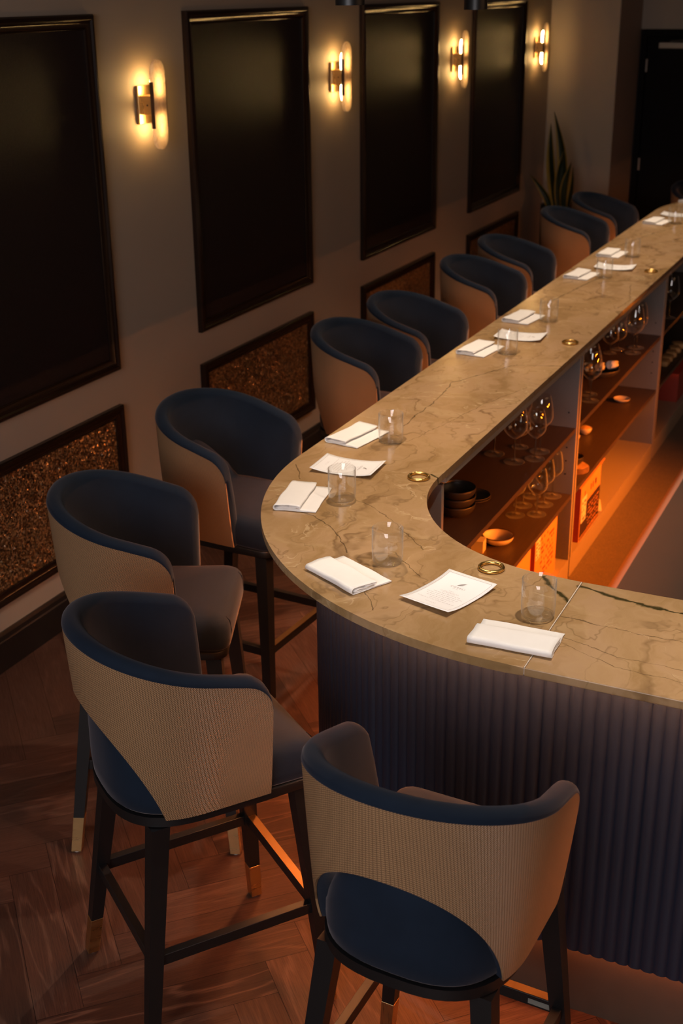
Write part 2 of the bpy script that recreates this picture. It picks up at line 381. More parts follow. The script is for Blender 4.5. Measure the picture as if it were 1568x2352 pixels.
def lathe(prof, n=32, close=False):
    bm = bmesh.new(); rings = []
    for r, z in prof:
        if r < 1e-6: rings.append([bm.verts.new((0, 0, z))])
        else: rings.append([bm.verts.new((r*math.cos(2*PI*k/n), r*math.sin(2*PI*k/n), z)) for k in range(n)])
    pr = list(zip(rings[:-1], rings[1:]))
    if close: pr.append((rings[-1], rings[0]))
    for a, b in pr:
        for k in range(n):
            k2 = (k+1) % n
            if len(a) == 1 and len(b) == 1: continue
            if len(a) == 1: bm.faces.new((a[0], b[k], b[k2]))
            elif len(b) == 1: bm.faces.new((a[k], a[k2], b[0]))
            else: bm.faces.new((a[k], a[k2], b[k2], b[k]))
    return bm
def hexa(bm, A, B):
    a = [bm.verts.new(p) for p in A]; b = [bm.verts.new(p) for p in B]
    bm.faces.new(a[::-1]); bm.faces.new(b)
    for i in range(4): bm.faces.new((a[i], a[(i+1) % 4], b[(i+1) % 4], b[i]))
def bar(bm, p, q, wx, wz):
    p = Vector(p); q = Vector(q); d = (q-p).normalized(); s = d.cross(Vector((0, 0, 1))).normalized(); t = s.cross(d)
    A = [p+s*x+t*z for x, z in ((-wx/2, -wz/2), (wx/2, -wz/2), (wx/2, wz/2), (-wx/2, wz/2))]
    B = [v+(q-p) for v in A]; hexa(bm, A, B)
def bevel_all(bm, off, seg=2):
    bmesh.ops.bevel(bm, geom=bm.edges[:], offset=off, segments=seg, affect='EDGES', profile=0.5); return bm

# ------------------------------------------------------------------ setting
YW0, YW1, XR, ZC = -2.6, 10.35, 6.0, 2.95
PW = 0.122; PL = 0.61
def floor_planks():
    bm = bmesh.new(); uvl = bm.loops.layers.uv.new('UVMap'); cl = bm.loops.layers.float_color.new('plank')
    s = 1/math.sqrt(2)
    # local plank axes: x_l -> (1,1)/r2, y_l -> (-1,1)/r2 ; a plank corner sits at (0.823, 2.522)
    ox, oy = 0.823, 2.522
    lx0 = (ox+oy)*s; ly0 = (-ox+oy)*s
    def emit(x0, y0, x1, y1, along_x):
        g = 0.0006
        cx, cy = (x0+x1)/2, (y0+y1)/2; wx, wy = (cx-cy)*s, (cx+cy)*s
        if not (-0.5 < wx < XR+0.5 and YW0-0.5 < wy < 11.9): return
        if wx > 2.2 and 3.4 < wy < 8.3: return
        pts = [(x0+g, y0+g), (x1-g, y0+g), (x1-g, y1-g), (x0+g, y1-g)]
        f = bm.faces.new([bm.verts.new(((px-py)*s, (px+py)*s, 0.0)) for px, py in pts])
        c = (random.random(), random.random(), random.random(), 1)
        if along_x: uv = [(px-x0, py-y0) for px, py in pts]
        else: uv = [(py-y0, px-x0) for px, py in pts]
        for l, u in zip(f.loops, uv): l[uvl].uv = u; l[cl] = c
    for j in range(-16, 17):
        for k in range(-90, 130):
            X = lx0 + k*PW + j*PL; Y = ly0 - PW - PL + k*PW - j*PL
            emit(X, Y, X+PL, Y+PW, True)
            emit(X, Y+PW, X+PW, Y+PW+PL, False)
    return obj('floor', bm, M['planks'])
fl = floor_planks(); tag(fl, kind='structure')
sub = obj('floor_base', box(-0.1, XR+0.1, YW0-0.1, 11.9, -0.05, -0.0015), M['void']); sub.parent = fl
tag(obj('wall_left', box(-0.12, 0, YW0, YW1+0.0, 0, ZC), M['wall']), kind='structure')
tag(obj('wall_back', box(-0.12, 0.545, YW1, 11.22, 0, ZC), M['wall']), kind='structure')
def back_wall():
    bm = bmesh.new(); Y0, Y1 = 11.10, 11.22
    bx(bm, 1.62, XR+0.1, Y0, Y1, 0, ZC); bx(bm, 0.545, 1.62, Y0, Y1, 2.10, ZC); return bm
tag(obj('wall_far', back_wall(), M['wall']), kind='structure')
tag(obj('wall_right', box(XR, XR+0.12, YW0, 11.1, 0, ZC), M['ceiling']), kind='structure')
tag(obj('wall_near', box(-0.12, XR, YW0-0.12, YW0, 0, ZC), M['ceiling']), kind='structure')
tag(obj('ceiling', box(-0.12, XR+0.12, YW0-0.12, 11.22, ZC, ZC+0.1), M['ceiling']), kind='structure')

def baseboard(x0, y0, x1, y1, nx, ny, h=0.156, t=0.018):
    bm = bmesh.new(); prof = [(0, 0), (t, 0), (t, h-0.035), (t*0.75, h-0.030), (t*0.7, h-0.012), (t*0.35, h), (0, h)]
    A = [bm.verts.new((x0+nx*d, y0+ny*d, z)) for d, z in prof]; B = [bm.verts.new((x1+nx*d, y1+ny*d, z)) for d, z in prof]
    bm.faces.new(A); bm.faces.new(B[::-1])
    for i in range(len(prof)): bm.faces.new((A[i], A[(i+1) % len(prof)], B[(i+1) % len(prof)], B[i]))
    return bm
tag(obj('baseboard_left', baseboard(0, YW0, 0, YW1, 1, 0), M['baseboard']), kind='structure')
tag(obj('baseboard_back', baseboard(0.02, YW1, 0.545, YW1, 0, -1), M['baseboard']), kind='structure')

# framed wall panels: moulding ring + infill
def moulding(y0, y1, z0, z1, wd=0.055):
    """picture-frame moulding on the wall x=0; stepped profile swept round a mitred rectangle"""
    prof = [(0, 0), (0, 0.020), (0.006, 0.027), (0.018, 0.029), (0.024, 0.022), (0.030, 0.022), (0.036, 0.017), (wd-0.008, 0.013), (wd-0.004, 0.016), (wd, 0.012), (wd, 0)]
    bm = bmesh.new(); rings = []
    for ins, h in prof:
        rings.append([bm.verts.new((h, y, z)) for y, z in ((y0+ins, z0+ins), (y1-ins, z0+ins), (y1-ins, z1-ins), (y0+ins, z1-ins))])
    for a, b in zip(rings[:-1], rings[1:]):
        for k in range(4): bm.faces.new((a[k], a[(k+1) % 4], b[(k+1) % 4], b[k]))
    return bm
UZ0, UZ1, LZ0, LZ1 = 0.968, 2.35, 0.263, 0.816
names = ['nearest, cut by the left edge', 'between first and second sconces', 'between second and third sconces', 'between third and last sconces']
spans = [(3.086, 4.237), (4.894, 6.045), (6.706, 7.855), (8.512, 9.648)]
for i, (a, b) in enumerate(spans):
    t = thing('wall_panel', 'tall dark fabric wall panel in brown moulding, ' + names[i], 'wall panel', (0, (a+b)/2, UZ0), 0, 'tall framed wall panels')
    h = (b-a)/2
    obj('panel_frame', moulding(-h, h, 0, UZ1-UZ0), M['frame'], t, True)
    obj('fabric_infill', box(0.0005, 0.008, -h+0.052, h-0.052, 0.052, UZ1-UZ0-0.052), M['panel'], t)
    t = thing('wainscot_panel', 'low dark-framed glitter panel ' + ['at the left edge below the nearest tall panel', 'behind the first stool of the straight run', 'behind the second and third straight-run stools', 'low on the wall near the far corner'][i], 'wall panel', (0, (a+b)/2, LZ0), 0, 'low glitter wall panels')
    obj('panel_frame', moulding(-h, h, 0, LZ1-LZ0), M['frame'], t, True)
    obj('glitter_infill', box(0.0005, 0.008, -h+0.052, h-0.052, 0.052, LZ1-LZ0-0.052), M['glitter'], t)

# door with hinges and closer
dr = thing('door_1', None, None, (0.56, 11.10, 0)); dr['kind'] = 'structure'
bm = bmesh.new(); bx(bm, -0.005, 0.045, -0.03, 0.05, 0, 2.095); bx(bm, 1.01, 1.06, -0.03, 0.05, 0, 2.095); bx(bm, 0.045, 1.01, -0.03, 0.05, 2.045, 2.095)
obj('door_frame', bm, M['door'], dr)
obj('door_leaf', box(0.05, 1.005, -0.012, 0.03, 0.005, 2.04, 0.002), M['door'], dr)
for z in (1.82, 1.03, 0.22):
    obj('hinge', lathe([(0, 0), (0.008, 0), (0.008, 0.1), (0, 0.1)], 12), M['paint_steel'], dr, True, loc=(0.053, -0.022, z-0.05))
cl = obj('door_closer', box(0.15, 0.40, -0.062, -0.012, 1.955, 2.0, 0.004), M['paint_steel'], dr)
bm = bmesh.new(); bar(bm, (0.24, -0.045, 2.008), (0.50, -0.12, 2.03), 0.018, 0.006); bar(bm, (0.50, -0.12, 2.03), (0.62, -0.03, 2.05), 0.018, 0.006)
obj('closer_arm', bm, M['steel'], cl)

# ------------------------------------------------------------------ U shaped bar
XO, YO = 1.326, 2.318; RO = 1.0; CX, CY = 2.326, 3.318; CY2 = 8.43; XE = 5.2; SEAM = 2.372
WID = 0.467
ZT = 1.08
def upath(off, xe=XE, n=40, close_far=True):
    """bar outline pushed inward by off: near arm end -> round corner -> straight -> far round corner -> far arm end"""
    r = RO-off; pts = [(xe, YO+off)]
    for k in range(n+1):
        a = -PI/2 - (PI/2)*k/n; pts.append((CX+r*math.cos(a), CY+r*math.sin(a)))
    for k in range(n+1):
        a = PI - (PI/2)*k/n; pts.append((CX+r*math.cos(a), CY2+r*math.sin(a)))
    pts.append((xe, CY2+r)); return pts
def slab(x_from_end):
    pass
top = thing('countertop', 'veined beige stone bar top curving round in a U', 'countertop', (0, 0, 0))
def slab_poly(part):
    o = upath(0.0); i = upath(WID)
    if part == 'near':      # the piece right of the pale seam
        return [(SEAM+0.001, YO), (XE, YO), (XE, YO+WID), (SEAM+0.001, YO+WID)]
    o2 = [(SEAM-0.001, YO)] + o[1:]; i2 = [(SEAM-0.001, YO+WID)] + i[1:]
    return o2 + i2[::-1]
obj('stone_slab', prism(slab_poly('main'), ZT-0.022, ZT, 0.004, 3), M['marble'], top, True)
obj('stone_slab', prism(slab_poly('near'), ZT-0.022, ZT, 0.004, 3), M['marble'], top, True)
obj('seam', box(SEAM-0.0011, SEAM+0.0011, YO+0.002, YO+WID-0.002, ZT-0.018, ZT-0.0001), M['grout'], top)

OV = 0.15
front = thing('bar_counter', 'navy reeded bar front under the stone top', 'bar counter', (0, 0, 0))
def arc_pts(off, step=0.004):
    """dense list of (x, y, nx, ny, s) along the reeded face"""
    r = RO-off; out = []; s = 0.0
    L1 = XE-CX; n = int(L1/step)
    for k in range(n): out.append((XE-L1*k/n, YO+off, 0, -1, L1*k/n))
    s = L1; La = r*PI/2; n = int(La/step)
    for k in range(n):
        a = -PI/2-(PI/2)*k/n; out.append((CX+r*math.cos(a), CY+r*math.sin(a), math.cos(a), math.sin(a), s+La*k/n))
    s += La; L2 = CY2-CY; n = int(L2/step)
    for k in range(n): out.append((XO+off, CY+L2*k/n, -1, 0, s+L2*k/n))
    s += L2; n = int(La/step)
    for k in range(n):
        a = PI-(PI/2)*k/n; out.append((CX+r*math.cos(a), CY2+r*math.sin(a), math.cos(a), math.sin(a), s+La*k/n))
    s += La; n = int(L1/step)
    for k in range(n+1): out.append((CX+L1*k/n, CY2+r, 0, 1, s+L1*k/n))
    return out
PITCHF = 0.0308; NF = 8
def reeded():
    pts = arc_pts(OV, PITCHF/8)
    s_seam = XE-2.377; panels = {}
    for p in pts:
        k = math.floor((p[4]-s_seam)/(PITCHF*NF)); panels.setdefault(k, []).append(p)
    keys = sorted(panels)
    for i, k in enumerate(keys):
        q = panels[k][:]
        if i+1 < len(keys): q.append(panels[keys[i+1]][0])
        bm = bmesh.new(); prev = None
        for j, (x, y, nx, ny, s) in enumerate(q):
            f = ((s-s_seam)/PITCHF) % 1.0
            h = -0.0065*(abs(2*f-1))**2.6
            if j == 0 or j == len(q)-1: h -= 0.0015
            cur = [bm.verts.new((x+nx*h, y+ny*h, 0.235)), bm.verts.new((x+nx*h, y+ny*h, ZT-0.0225)), bm.verts.new((x-nx*0.018, y-ny*0.018, ZT-0.0225)), bm.verts.new((x-nx*0.018, y-ny*0.018, 0.235))]
            if prev:
                for a in range(4): bm.faces.new((prev[a], cur[a], cur[(a+1) % 4], prev[(a+1) % 4]))
            else: bm.faces.new(cur)
            prev = cur
        bm.faces.new(prev[::-1])
        obj('reeded_panel', bm, M['flute'], front, True)
reeded()
def ribbon(off0, off1, z0, z1, step=0.05):
    a = arc_pts(off0, step); b = arc_pts(off1, step); n = min(len(a), len(b))
    bm = bmesh.new(); prev = None
    for k in range(n):
        # match by fraction so the two offsets stay paired
        p = a[min(len(a)-1, round(k*(len(a)-1)/(n-1)))]; q = b[min(len(b)-1, round(k*(len(b)-1)/(n-1)))]
        cur = [bm.verts.new((p[0], p[1], z0)), bm.verts.new((p[0], p[1], z1)), bm.verts.new((q[0], q[1], z1)), bm.verts.new((q[0], q[1], z0))]
        if prev:
            for i in range(4): bm.faces.new((prev[i], cur[i], cur[(i+1) % 4], prev[(i+1) % 4]))
        else: bm.faces.new(cur)
        prev = cur
    bm.faces.new(prev[::-1]); return bm
obj('plinth', ribbon(0.207, 0.226, 0.0, 0.235), M['plinth'], front)
obj('light_strip', ribbon(0.176, 0.184, 0.2325, 0.2335), M['led'], front)
obj('light_strip', ribbon(0.100, 0.108, ZT-0.0245, ZT-0.0235), M['led_top'], front)
# near arm and far arm inner faces so the bar is a solid body from any side
obj('back_panel', box(2.60, XE, 2.73, 2.748, 0.0, ZT-0.0225), M['grey'], front)

# shelving bays under the straight run, open to the service side
XF, XB = 1.770, 1.494
def holes(parent, x, y, zs):
    for z in zs:
        h = obj('peg_hole', lathe([(0, 0), (0.0032, 0), (0.0032, 0.0012), (0, 0.0012)], 10), M['void'], parent, loc=(x, y, z), rot=(PI/2, 0, 0))
hole_mesh = None
bays = [(3.40, 5.012, 'nearest shelf bay under the bar top, holding tall wine glasses'), (5.030, 6.686, 'middle shelf bay under the bar top, with bowls and a printed box'), (6.704, 8.36, 'far shelf bay under the bar top, mostly in the dark')]
for bi, (y0, y1, lab) in enumerate(bays):
    t = thing('shelf_bay', lab, 'shelving unit', (0, 0, 0), 0, 'open shelf bays')
    T = 0.009
    for y in (y0, y1):
        sd = obj('side_panel', box(XB, XF, y-T+(T if y == y0 else -T)*1.0, y+T+(T if y == y0 else -T)*1.0, 0.10, 1.020), M['grey'], t)
        obj('edge_strip', box(XF, XF+0.0015, y-T+(T if y == y0 else -T), y+T+(T if y == y0 else -T), 0.10, 1.020), M['pale_grey'], sd)
        ys = y+2*T+0.0001 if y == y0 else y-2*T-0.0001
        if y == y1:
            for z in (0.775, 0.50, 0.56, 0.62, 0.47+0.21):
                for x in (XF-0.035,):
                    obj('peg_hole', lathe([(0, 0), (0.0035, 0), (0.0035, 0.001), (0, 0.001)], 10), M['void'], sd, loc=(x, ys-0.0002, z), rot=(PI/2, 0, 0))
    obj('back_panel', box(XB-0.004, XB, y0, y1, 0.0, 1.057), M['grey'], t)
    obj('shelf', box(XB, XF-0.002, y0+2*T, y1-2*T, 0.690, 0.710, 0.001), M['shelf'], t)
    obj('shelf', box(XB, XF-0.002, y0+2*T, y1-2*T, 0.390, 0.410, 0.001), M['shelf'], t)
    obj('base', box(XB, XF, y0, y1, 0.0, 0.10), M['pale_grey'], t)
    obj('top_rail', box(XB, XF+0.014, y0, y1, 1.030, ZT-0.0225), M['pale_grey'], t)
sv = obj('floor_service', box(1.77, XE, 2.75, 9.0, 0.0, 0.002), M['concrete']); tag(sv, kind='structure')
mt = thing('floor_mat', 'dark grey rubber mat with a sloping edge on the service floor', 'mat')
obj('mat_body', box(1.995, 3.0, 3.0, 8.6, 0.002, 0.014), M['mat'], mt)
bm = bmesh.new(); hexa(bm, [(1.952, 3.0, 0.002), (1.9949, 3.0, 0.002), (1.9949, 3.0, 0.0142), (1.952, 3.0, 0.0026)], [(1.952, 8.6, 0.002), (1.9949, 8.6, 0.002), (1.9949, 8.6, 0.0142), (1.952, 8.6, 0.0026)])
tag(obj('sloping_edge', bm, M['mat_edge'], mt), 'paler pinkish brown edge')
bm = bmesh.new(); bx(bm, 1.76, 1.772, 8.37, 9.0, 0, ZT-0.0225)
obj('back_panel', bm, M['grey'], front)

# ------------------------------------------------------------------ bar stools
A_, B_, F1, ZB, ZA, C0 = 0.258, 0.243, 0.066, 1.100, 1.000, -0.033
ZS = 0.673; FE = 0.108
def plan(u, t):
    """u in [-1,1] round the shell, t height fraction -> (x fwd, y lat, nx, ny) on the outer face"""
    a = 0.212+(A_-0.212)*t**0.8; b = 0.205+(B_-0.205)*t**0.8; fe = FE
    Ls = fe-C0; La = 0.5*PI*(a+b)/2*1.0; tot = Ls+La; s = abs(u)*tot; sg = 1 if u >= 0 else -1
    if s <= La:
        ph = (PI/2)*s/La; e = 0.97-0.22*(1-t)
        x = C0-b*math.cos(ph)**e if math.cos(ph) > 0 else C0; y = a*math.sin(ph)**e
        nx, ny = -math.cos(ph)/b, math.sin(ph)/a
    else: x = C0+(s-La); y = a; nx, ny = 0, 1
    l = math.hypot(nx, ny); return x, sg*y, nx/l, sg*ny/l, sg*s, (tot-s)
def z_top(u):
    x, y, nx, ny, s, d = plan(u, 1.0)
    z = ZB+(ZA-ZB)*((x-(C0-B_))/(F1-(C0-B_)))
    r = 0.060
    if d < r: z -= r-math.sqrt(max(0, r*r-(r-d)**2))
    return z
def z_bot(u):
    x, y, nx, ny, s, d = plan(u, 0.0)
    u0 = 0.49
    if abs(u) >= u0: return ZS
    return ZS+0.245*(1-(abs(u)/u0)**2.0)**0.80
US = sorted(set([round(-1+2*k/72, 5) for k in range(73)] + [sg*(1-e) for sg in (-1, 1) for e in (0.0, 0.008, 0.016, 0.03, 0.045, 0.065, 0.09, 0.12)] + [sg*x for sg in (-1, 1) for x in (0.46, 0.475, 0.484, 0.4899, 0.4905)]))
def shell_surface(off, n, zt_off=0.0, zb_off=0.0):
    rows = []
    for u in US:
        zb, zt = z_bot(u)+zb_off, z_top(u)+zt_off; row = []
        for k in range(n+1):
            z = zb+(zt-zb)*k/n; t = min(1, max(0, (z-ZS)/(1.08-ZS)))
            x, y, nx, ny, s, d = plan(u, t)
            row.append((x+nx*off, y+ny*off, z, s, nx, ny, d))
        rows.append(row)
    return rows
def make_shell():
    bm = bmesh.new(); uvl = bm.loops.layers.uv.new('UVMap')
    out = shell_surface(0.0060, 12, -0.010); inn = shell_surface(0.0015, 12, -0.010)
    def gv(rows): return [[bm.verts.new(p[:3]) for p in r] for r in rows]
    O, I = gv(out), gv(inn)
    def q(a, b, c, d, uvs):
        f = bm.faces.new((a, b, c, d))
        for l, uv in zip(f.loops, uvs): l[uvl].uv = uv
    for i in range(len(US)-1):
        for k in range(12):
            uv = [(out[i][k][3], out[i][k][2]), (out[i+1][k][3], out[i+1][k][2]), (out[i+1][k+1][3], out[i+1][k+1][2]), (out[i][k+1][3], out[i][k+1][2])]
            q(O[i][k], O[i+1][k], O[i+1][k+1], O[i][k+1], uv); q(I[i][k+1], I[i+1][k+1], I[i+1][k], I[i][k], uv)
        uv = [(out[i][0][3], 0)]*4
        q(I[i][0], I[i+1][0], O[i+1][0], O[i][0], uv); q(O[i][12], O[i+1][12], I[i+1][12], I[i][12], uv)
    for e in (0, -1):
        for k in range(12):
            q(O[e][k], I[e][k], I[e][k+1], O[e][k+1], [(out[e][k][3], out[e][k][2])]*4)
    return bm
TH = 0.040
def make_pad():
    bm = bmesh.new(); rows = []
    nO, nI = 10, 12
    for u in US:
        zb, zt = z_bot(u)+0.001, z_top(u)
        loop = []
        x, y, nx, ny, s, d = plan(u, 1.0)
        th = TH*(0.55+0.45*math.sqrt(max(0, 1-(1-min(1, d/0.022))**2)))
        r = (th+0.0065)/2
        def P(off, z):
            t = min(1, max(0, (z-ZS)/(1.08-ZS))); x, y, nx, ny, s, d = plan(u, t)
            return (x+nx*off, y+ny*off, z)
        for k in range(nO+1): loop.append(P((0.0005 if k < nO-1 else (0.002 if k == nO-1 else 0.0062)), zb+(zt-0.012-zb)*min(1, k/(nO-1))))
        for k in range(0, 9):
            a = PI*k/8; loop.append(P(0.0065-r+r*math.cos(a), zt-0.011+(r*0.9)*math.sin(a)))
        for k in range(nI+1):
            z = zt-0.012-(zt-0.012-zb)*k/nI; loop.append(P(-th-0.010*math.sin(PI*k/nI), z))
        rows.append([bm.verts.new(p) for p in loop])
    n = len(rows[0])
    for a, b in zip(rows[:-1], rows[1:]):
        for k in range(n): bm.faces.new((a[k], b[k], b[(k+1) % n], a[(k+1) % n]))
    bm.faces.new(rows[0]); bm.faces.new(rows[-1][::-1])
    return bm
def dplan(hw, back, front, fhw, n=28, exp=0.80, rc=0.04):
    """D-shaped plan: rounded back at x=-back, straight sides, square front with small corner radii"""
    pts = []
    for k in range(n+1):
        ph = -PI/2+PI*k/n
        pts.append((-0.02-(back-0.02)*math.cos(ph)**exp if abs(math.cos(ph)) > 1e-9 else -0.02, hw*math.copysign(abs(math.sin(ph))**exp, math.sin(ph))))
    pts.append((0.10, hw))
    for k in range(5):
        a = PI/2*(1-k/4); pts.append((front-rc+rc*math.cos(a), fhw-rc+rc*math.sin(a)))
    for k in range(5):
        a = -PI/2*k/4; pts.append((front-rc+rc*math.cos(a), -fhw+rc+rc*math.sin(a)))
    pts.append((0.10, -hw))
    return pts
def make_seat():
    bm = bmesh.new(); base = dplan(0.198, 0.233, 0.245, 0.200, 28, 0.72)
    lv = [(0.674, -0.004), (0.682, 0.003), (0.705, 0.006), (0.735, 0.005), (0.752, 0.0), (0.763, -0.009), (0.770, -0.022), (0.774, -0.045), (0.777, -0.09), (0.779, -0.14)]
    rings = []
    for z, off in lv:
        ring = []
        for x, y in base:
            l = math.hypot(x-0.0, y); k = (l+off)/l; px, py = x*k, y*k
            # the back of the cushion swells up into the arched opening of the shell
            q = min(1.0, max(0.0, (-px-0.120)/0.035))*min(1.0, max(0.0, (off+0.060)/0.038)); q = q*q*(3-2*q); lip = ZS+0.262*max(0.0, 1-(py/0.205)**2)**0.8
            ring.append(bm.verts.new((px, py, z+q*max(0.0, lip-0.765)*min(1.0, max(0.0, (z-0.700)/0.052)))))
        rings.append(ring)
    n = len(base)
    for a, b in zip(rings[:-1], rings[1:]):
        for k in range(n): bm.faces.new((a[k], a[(k+1) % n], b[(k+1) % n], b[k]))
    bm.faces.new(rings[0][::-1]); c = bm.verts.new((0, 0, 0.780))
    for k in range(n): bm.faces.new((rings[-1][k], rings[-1][(k+1) % n], c))
    return bm
def leg_pt(sx, sy, z):
    f = z/0.65; x0, x1 = 0.244, (0.158 if sx < 0 else 0.200); y0, y1 = 0.235, (0.166 if sx < 0 else 0.172)
    return Vector((sx*(x0+(x1-x0)*f), sy*(y0+(y1-y0)*f), z))
def leg_sec(sx, sy, z, grow=0.0):
    c = leg_pt(sx, sy, z); h = (0.0145+(0.0225-0.0145)*z/0.65)+grow
    return [(c.x+a*h, c.y+b*h, z) for a, b in ((-1, -1), (1, -1), (1, 1), (-1, 1))]
def make_stool(label):
    t = thing('bar_stool', label, 'bar stool', group='bar stools around the counter')
    obj('shell', make_shell(), M['weave'], t, True)
    obj('backrest', make_pad(), M['velvet'], t, 'all')
    seat = obj('seat', make_seat(), M['velvet'], t, 'all')
    for sy in (-1, 1):
        bm = bmesh.new(); pts = [(0.246, sy*0.150, 0.684), (0.2505, sy*0.1505, 0.72), (0.247, sy*0.151, 0.750), (0.236, sy*0.151, 0.764)]
        for p, q in zip(pts[:-1], pts[1:]): bar(bm, p, q, 0.0035, 0.0035)
        obj('piping', bm, M['velvet'], seat)
    obj('seat_frame', prism(dplan(0.207, 0.238, 0.240, 0.205, 28, 0.72), 0.648, 0.6735, 0.004), M['black_wood'], t, True)
    for sx in (-1, 1):
        for sy in (-1, 1):
            bm = bmesh.new(); hexa(bm, leg_sec(sx, sy, 0.118), leg_sec(sx, sy, 0.645))
            lg = obj('leg', bm, M['black_wood'], t)
            bm = bmesh.new(); hexa(bm, leg_sec(sx, sy, 0.006, 0.0008), leg_sec(sx, sy, 0.121, 0.0008))
            obj('brass_tip', bevel_all(bm, 0.0008, 1), M['brass'], lg)
            c = leg_pt(sx, sy, 0); obj('glide', lathe([(0, 0), (0.009, 0), (0.010, 0.003), (0.009, 0.006), (0, 0.006)], 14), M['sticker'], lg, loc=(c.x, c.y, 0))
    z = 0.295
    for (a, b) in (((-1, -1), (-1, 1)), ((-1, -1), (1, -1)), ((-1, 1), (1, 1)), ((1, -1), (1, 1))):
        bm = bmesh.new(); p, q = leg_pt(*a, z), leg_pt(*b, z); bar(bm, p, q, 0.022, 0.030)
        st = obj('stretcher', bevel_all(bm, 0.001, 1), M['black_wood'], t)
        if a[0] == 1 and b[0] == 1:
            bm = bmesh.new(); p2 = leg_pt(1, -1, z); q2 = leg_pt(1, 1, z); dv = (q2-p2).normalized()*0.016
            bar(bm, p2+dv+Vector((0.0015, 0, 0.0158)), q2-dv+Vector((0.0015, 0, 0.0158)), 0.022, 0.002)
            tag(obj('foot_plate', bm, M['plate_brass'], st), 'brass foot plate')
    return t
STOOLS = [
 (2.309, 1.998, 87.2, 'nearest bar stool, seen squarely from behind with its blue cushion under an arched tan back'),
 (1.569, 2.243, 53.1, 'large bar stool left of the nearest one, its tan side facing the camera'),
 (1.068, 2.845, 22.8, 'bar stool pulled out at the left with its whole mauve-lit seat showing'),
 (0.928, 3.629, -4.0, 'bar stool by the leftmost napkin, its seat tucked under the curved bar edge'),
 (0.940, 4.806, -0.7, 'nearer stool of the first pair on the straight run, beside the second glitter panel'),
 (0.942, 5.384, -2.0, 'farther stool of the first pair on the straight run, before the third glitter panel'),
 (0.934, 6.341, -2.0, 'nearer stool of the middle pair on the straight run'),
 (0.912, 6.997, 0.0, 'farther stool of the middle pair, in front of the last glitter panel'),
 (0.944, 8.112, -0.7, 'bar stool in front of the snake plant, its tan side glowing orange'),
 (0.965, 8.780, -5.0, 'last stool of the straight run, in front of the pillar'),
 (1.480, 9.560, -42.0, 'bar stool at the far right edge, beyond the rounded far end of the bar')]
s0 = make_stool(STOOLS[0][3]); s0.location = (STOOLS[0][0], STOOLS[0][1], 0); s0.rotation_euler = (0, 0, math.radians(STOOLS[0][2]))
# small care label stuck on the footrest of the nearest stool
for x, y, a, lab in STOOLS[1:]: dup(s0, (x, y, 0), math.radians(a), lab)
fr = [c for c in s0.children if c.name.startswith('stretcher')][3]
bm = bmesh.new(); bx(bm, 0.2125, 0.2135, -0.19, -0.135, 0.286, 0.300)
tag(obj('care_label', bm, M['silver_label'], fr), 'small silver and green sticker')

# ------------------------------------------------------------------ wall sconces
def capsule(w_, h_, t_, bev, n=16):
    r = w_/2; pts = []
    for k in range(n+1): a = PI*k/n; pts.append((r*math.cos(a), h_/2-r+r*math.sin(a)))
    for k in range(n+1): a = PI+PI*k/n; pts.append((r*math.cos(a), -h_/2+r+r*math.sin(a)))
    return prism(pts, -t_/2, t_/2, bev, 3)
def place_on_wall(o, x, y=0, z=0):
    o.rotation_euler = (PI/2, 0, PI/2); o.location = (x, y, z); return o
SL = ['first and largest sconce, left of the second tall panel', 'second wall sconce, between the second and third tall panels', 'third wall sconce, between the third and fourth tall panels', 'farthest wall sconce, by the corner above the plant']
def make_sconce():
    t = thing('wall_sconce', 'brass and alabaster ' + SL[0], 'wall lamp', (0, 4.565, 2.0), 0, 'brass and alabaster wall sconces')
    obj('backplate', box(0.0005, 0.014, -0.052, 0.052, -0.075, 0.075, 0.002), M['brass'], t)
    obj('bracket', box(0.014, 0.066, -0.042, 0.042, -0.037, 0.037, 0.0015), M['brass'], t)
    obj('set_screw', lathe([(0, 0), (0.0035, 0), (0.003, 0.002), (0, 0.002)], 10), M['rim'], t, loc=(0.048, -0.042, 0.0), rot=(PI/2, 0, 0))
    for s in (-1, 1):
        bm = lathe([(0, 0.0), (0.010, 0.0), (0.0115, 0.03), (0.0105, 0.060), (0.008, 0.074), (0.004, 0.081), (0, 0.083)], 16)
        if s < 0: bmesh.ops.scale(bm, vec=(1, 1, -1), verts=bm.verts[:])
        obj('bulb', bm, M['bulb'], t, 'all', loc=(0.051, 0, s*0.038))
    pl = place_on_wall(obj('alabaster_plate', capsule(0.092, 0.350, 0.014, 0.003), M['alabaster'], t, True), 0.076)
    for s in (-1, 1):
        obj('side_rail', box(0.069, 0.0845, s*0.0475-0.0015, s*0.0475+0.0015, -0.090, 0.090), M['rim'], t)
    bm = bmesh.new(); bx(bm, 0.060, 0.0685, -0.049, 0.049, -0.020, 0.020)
    obj('cross_arm', bm, M['brass'], t)
    return t
sc0 = make_sconce()
for i, y in enumerate((6.375, 8.184, 9.975)): dup(sc0, (0, y, 2.0), 0, 'brass and alabaster ' + SL[i+1])

